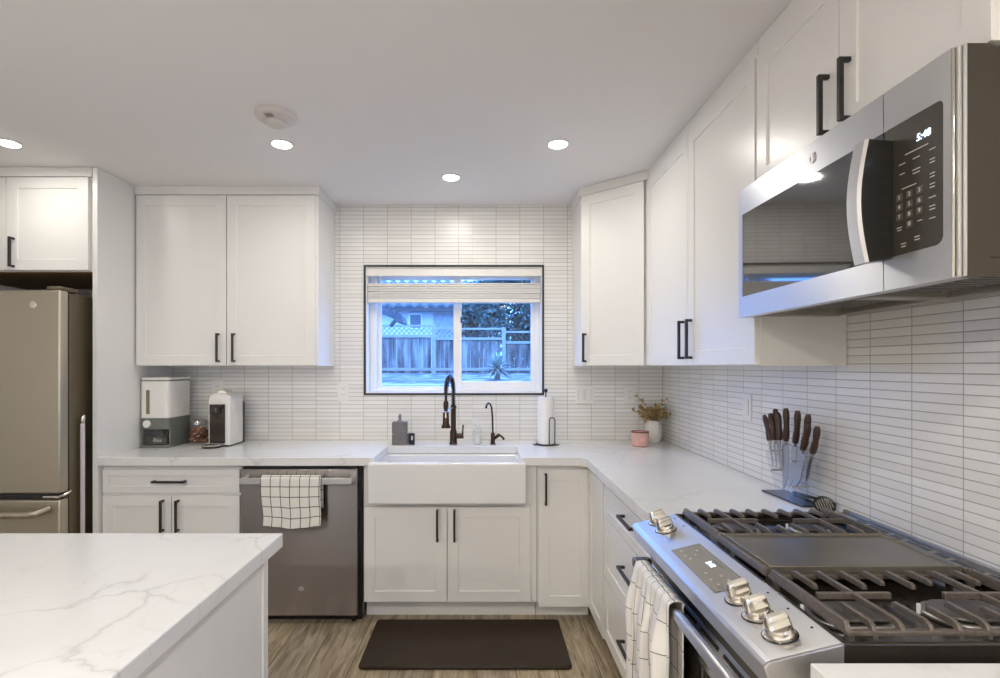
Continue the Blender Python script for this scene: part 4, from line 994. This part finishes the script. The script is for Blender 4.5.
KN = [  # px-measured: handle top, handle bottom, blade tip, x plane, blade width, name, label
    ((764.2, 415.4), (769.4, 440.7), (773.3, 467), 1.086, .012, 'knife in the stand farthest from the range, slim blade'),
    ((770.3, 413.6), (773.8, 440.2), (777.0, 467), 1.090, .014, 'second knife from the corner side of the stand, slim blade'),
    ((775.2, 409.0), (777.4, 440.0), (779.5, 460), 1.104, .014, 'knife half hidden at the back of the stand'),
    ((777.6, 412.7), (779.4, 440.0), (781.0, 470), 1.084, .014, 'small knife in front of the half hidden one'),
    ((785.8, 408.3), (785.8, 441.0), (785.3, 490), 1.090, .040, 'large chef knife with the tallest handle, middle of the stand'),
    ((797.6, 410.6), (795.2, 442.8), (790.5, 489), 1.090, .030, 'carving knife just nearer the range than the tallest knife'),
    ((808.2, 414.5), (803.4, 446.0), (797.5, 488), 1.102, .034, 'broad knife at the back on the range side of the stand'),
    ((808.0, 424.0), (803.0, 449.5), (794.5, 489), 1.078, .040, 'broad knife at the front on the range side of the stand'),
    ((817.3, 426.5), (812.6, 453.0), (806.5, 482), 1.092, .016, 'knife in the stand nearest the range, handle leaning out most')]
def wp(px, py, x): Yy = x*525/(px-482); return Vector((x, Yy, H-(py-366)*Yy/525))
for (t_, b_, e_, xp, bw, lb) in KN:
    T, B_, E = wp(*t_, xp), wp(*b_, xp), wp(*e_, xp); d = (B_-T).normalized(); s_ = d.cross(X).normalized()
    if E.z < CT+.012: E = B_+(E-B_)*((B_.z-CT-.012)/(B_.z-E.z))
    kn = thing('kitchen_knife', tuple(B_), lb+', dark brown handle', 'knife', 'dark brown handled knives in the acrylic stand')
    n_ = 9; R_ = []; m = MB(); Lh = (B_-T).length
    rad = [.006, .0088, .0092, .0082, .0076, .0080, .0092, .0090, .0078]
    m.tube([T+(B_-T)*(i/(n_-1))+s_*(.0045*math.sin(PI*i/(n_-1))) for i in range(n_)], rad, 12, flat=1.25); m.build('handle', 'knife', kn)
    MB().cyl(B_-d*.001, B_+d*.014, .0065, .0055, 14).build('bolster', 'blade', kn)
    be = (E-B_); bl_ = be.length; bd_ = be.normalized(); bs_ = bd_.cross(X).normalized(); h_ = bw/2
    P0 = B_+bd_*.012
    prof = [P0+bs_*h_*.5, P0+bs_*h_, B_+bd_*bl_*.7+bs_*h_*.95, B_+bd_*bl_*.9+bs_*h_*.2, E-bs_*h_*.6, B_+bd_*bl_*.6-bs_*h_, P0-bs_*h_, P0-bs_*h_*.5]
    m = MB().prism([p-X*.0009 for p in prof], (.0018, 0, 0)); m.build('blade', 'blade', kn, smooth=None)

# slotted spoon lying behind the range
sn = thing('slotted_spoon', (1.09, 1.72, CT), 'black slotted spoon head lying on the worktop behind the range', 'spoon')
F_c = Vector((1.118, 1.715, CT+.020)); nn = Vector((-.25, -.75, .6)).normalized(); uu = X.cross(nn).normalized(); uu = (X-nn*X.dot(nn)).normalized(); vv = nn.cross(uu)
m = MB(); m.lathe(F_c, [(.001, -.006), (.020, -.004), (.029, .0), (.032, .003), (.029, .004), (.020, -.001), (.001, -.002)], 28, nn); h_ = m.build('head', 'black_pl', sn)
m = MB()
for k in range(-3, 4):
    l_ = math.sqrt(.026**2-(k*.0075)**2)
    m.obox(F_c+uu*(k*.0075)+nn*.002, (.003, l_*1.7, .004), Matrix((uu, vv, nn)).transposed())
m.build('slots', 'slot', h_)
MB().tube([F_c-vv*.0+uu*.03, F_c+uu*.05+Vector((0, .04, -.008)), Vector((1.145, 1.93, CT+.012))], .005, 10).build('handle', 'black_pl', sn)

# ---------------------------------------------------------------- outdoors
GZO = 1.10
gm = MB(); gm.box(-16, 16, 6.0, 40, .4, GZO); struct('ground', gm, 'soil')
struct('ground', MB().box(-16, 16, 3.60, 6.0, -.2, -.02), 'soil')
kb = thing('retaining_wall', (0, 5.9, 0), 'low wall of pale blocks at the foot of the garden bank beyond the window', 'retaining wall')
m = MB(); x = -4.0
while x < 4: m.box(x, x+.380, 5.70, 5.99, .90, GZO+.048); x += .40
m.box(-4, 4, 5.82, 5.98, -.02, .90); m.build('blocks', 'block', kb, bev=.008)
FY = 17.0
fn_ = thing('garden_fence', (0, FY, GZO), 'weathered board fence with a lattice top across the garden beyond the window', 'fence')
posts = [(-8.35, 2.80), (-6.05, 2.75), (-3.80, 2.72), (-1.55, 2.68), (.70, 2.60), (2.95, 2.45), (5.2, 2.35)]
for i, (px_, zt) in enumerate(posts): MB().box(px_-.065, px_+.065, FY-.11, FY, GZO-.1, zt).build('post', 'fence_l', fn_, bev=.01)
for i in range(len(posts)-1):
    xa, xb = posts[i][0]+.065, posts[i+1][0]-.065
    zt, zb = [(2.66, 2.32), (2.66, 2.32), (2.66, 2.32), (2.56, 2.24), (2.46, 2.12), (2.35, 2.0)][i]
    m = MB(); x = xa
    while x < xb-.02:
        w_ = min(.14, xb-x); j = random.uniform(-.006, .006); m.box(x, x+w_-.008, FY-.03+j, FY-.008+j, GZO+.02, zb-.03); x += w_
    pn = m.build('board_panel', 'fence', fn_, smooth=None)
    m = MB().box(xa, xb, FY-.09, FY-.034, zb-.05, zb+.03).box(xa, xb, FY-.09, FY-.034, zt-.04, zt+.02).box(xa, xb, FY-.09, FY-.034, GZO+.10, GZO+.19); m.build('rail', 'fence_l', pn, smooth=None)
    m = MB(); hgt = zt-zb-.07; z0_, z1_ = zb+.03, zt-.04; s_ = .16; x = xa-hgt
    while x < xb:
        for sgn in (1, -1):
            a_, b_ = (x, x+hgt) if sgn > 0 else (x+hgt, x)
            ta, tb = 0.0, 1.0; lo, hi = xa, xb
            def clip(t): return a_+(b_-a_)*t
            ts = sorted([(lo-a_)/(b_-a_), (hi-a_)/(b_-a_)]); ta = max(0, ts[0]); tb = min(1, ts[1])
            if tb-ta > .08: m.beam((clip(ta), FY-.06+.008*sgn, lerp(z0_, z1_, ta)), (clip(tb), FY-.06+.008*sgn, lerp(z0_, z1_, tb)), .010, .036, Y)
        x += s_
    m.build('lattice', 'lattice', fn_, smooth=None)
# neighbouring house with a corrugated tile eave
hs = thing('neighbour_house', (-5, 27, GZO), 'pale stucco house with a wavy tiled eave behind the fence', 'house')
MB().box(-14, .6, 26, 33, .4, 4.55).build('wall', 'stucco', hs)
m = MB(); nx = 120
rows_ = []
for (yy, zz) in ((25.3, 4.32), (30.0, 6.2)):
    rows_.append([m.bm.verts.new((lerp(-14.5, 1.0, i/nx/1.0), yy, zz+.07*math.sin(i*PI*2/4))) for i in range(nx+1)])
rows2 = [[m.bm.verts.new(v.co+Vector((0, 0, -.12))) for v in r] for r in rows_]
for i in range(nx):
    m.bm.faces.new([rows_[0][i], rows_[0][i+1], rows_[1][i+1], rows_[1][i]]); m.bm.faces.new([rows2[0][i], rows2[1][i], rows2[1][i+1], rows2[0][i+1]]); m.bm.faces.new([rows_[0][i], rows2[0][i], rows2[0][i+1], rows_[0][i+1]])
m.build('tiled_roof', 'tileroof', hs)
MB().box(-14.4, .9, 25.35, 25.45, 4.00, 4.22).build('fascia', 'darkpaint', hs)
for a_, b_ in ((-3.62, -2.95), (-8.5, -7.4)):
    wn_ = MB().box(a_, b_, 25.93, 26.02, 3.18, 3.95).build('window', 'vinyl', hs); MB().box(a_+.07, b_-.07, 25.91, 25.935, 3.25, 3.88).build('pane', 'houseglass', wn_)
MB().box(-2.4, -1.2, 25.94, 26.02, 1.6, 3.95).build('siding_panel', 'block', hs)
# near roof corner at the left
nr = thing('shed', (-3.4, 12, GZO), 'dark sloping shed roof eave seen at the left edge of the window', 'shed')
MB().box(-6.4, -2.75, 11.9, 12.2, GZO-.1, 2.6).build('wall', 'stucco', nr)
m = MB(); m.prism([(-1.84, 11.7, 2.36), (-1.84, 11.7, 2.52), (-4.2, 11.7, 3.60), (-4.2, 11.7, 3.34)], (0, .5, 0)); m.build('roof', 'darkpaint', nr)
m = MB(); m.prism([(-1.74, 11.6, 2.30), (-1.78, 11.6, 2.47), (-1.95, 11.6, 2.52), (-1.92, 11.6, 2.34)], (0, .7, 0)); m.build('gutter', 'darkpaint', nr)
MB().cyl((-1.90, 11.75, 2.42), (-2.05, 11.75, 2.24), .045, n=12).build('downpipe', 'darkpaint', nr)
# trees
def tree(x, y, zc, rx, rz, n, label):
    t = thing('tree', (x, y, GZO), label, 'tree', 'trees behind the garden fence')
    MB().tube([(x, y, GZO-.1), (x+.1, y, zc*.5), (x, y, zc)], [.14, .10, .04], 10).build('trunk', 'bark', t)
    m = MB()
    blobs = [(Vector((random.uniform(-.7, .7)*rx, random.uniform(-.7, .7)*rx*.8, random.uniform(-.7, .7)*rz)), random.uniform(.35, .55)) for _ in range(16)]
    for _ in range(n):
        c_, r_ = random.choice(blobs); d = Vector((random.gauss(0, 1), random.gauss(0, 1), random.gauss(0, 1))).normalized()*(random.random()**.4)*r_
        p = Vector((x, y, zc))+c_+Vector((d.x*rx, d.y*rx, d.z*rz)); a = Vector((random.gauss(0, 1), random.gauss(0, 1), random.gauss(0, 1))).normalized(); b_ = a.cross(Vector((random.gauss(0, 1), random.gauss(0, 1), random.gauss(0, 1)))).normalized(); s_ = random.uniform(.07, .13)
        m.bm.faces.new([m.bm.verts.new(p+a*s_), m.bm.verts.new(p+b_*s_*.5), m.bm.verts.new(p-a*s_), m.bm.verts.new(p-b_*s_*.5)])
    o = m.build('foliage', 'leaf', t, smooth=None); o['kind'] = 'stuff'
tree(1.35, 20.5, 3.4, 1.6, 2.3, 11000, 'dense green tree behind the fence above the spiky plant')
tree(3.2, 25.5, 4.0, 2.0, 2.6, 7000, 'dense tree filling the right edge of the window view')
tree(-.30, 22.5, 3.7, .75, 1.5, 2200, 'thin-leaved tree by the house corner, sky showing through')
# spiky plant
ag = thing('agave_plant', (.28, 9.5, GZO), 'spiky agave plant growing in front of the fence', 'plant')
MB().tube([(.28, 9.5, GZO-.05), (.27, 9.5, GZO+.20)], [.06, .055], 10).build('stem', 'bark', ag)
m = MB()
for k in range(64):
    a = k*2.39996; el = math.radians(lerp(-30, 84, (k % 16)/15)); L_ = random.uniform(.28, .40); base = Vector((.28, 9.5, GZO+.20))
    d = Vector((math.cos(a)*math.cos(el), math.sin(a)*math.cos(el), math.sin(el))); s_ = d.cross(Z).normalized()*.028; u_ = s_.cross(d).normalized()*.012
    tip = base+d*L_+Vector((0, 0, -.03)); md = base+d*L_*.5
    v = [m.bm.verts.new(p) for p in (base-s_*.6, base+s_*.6, md+s_, tip, md-s_, md-u_)]
    for f in ((0, 1, 5), (1, 2, 5), (2, 3, 5), (3, 4, 5), (4, 0, 5)): m.bm.faces.new([v[i] for i in f])
m.build('leaves', 'agave', ag, smooth=None)
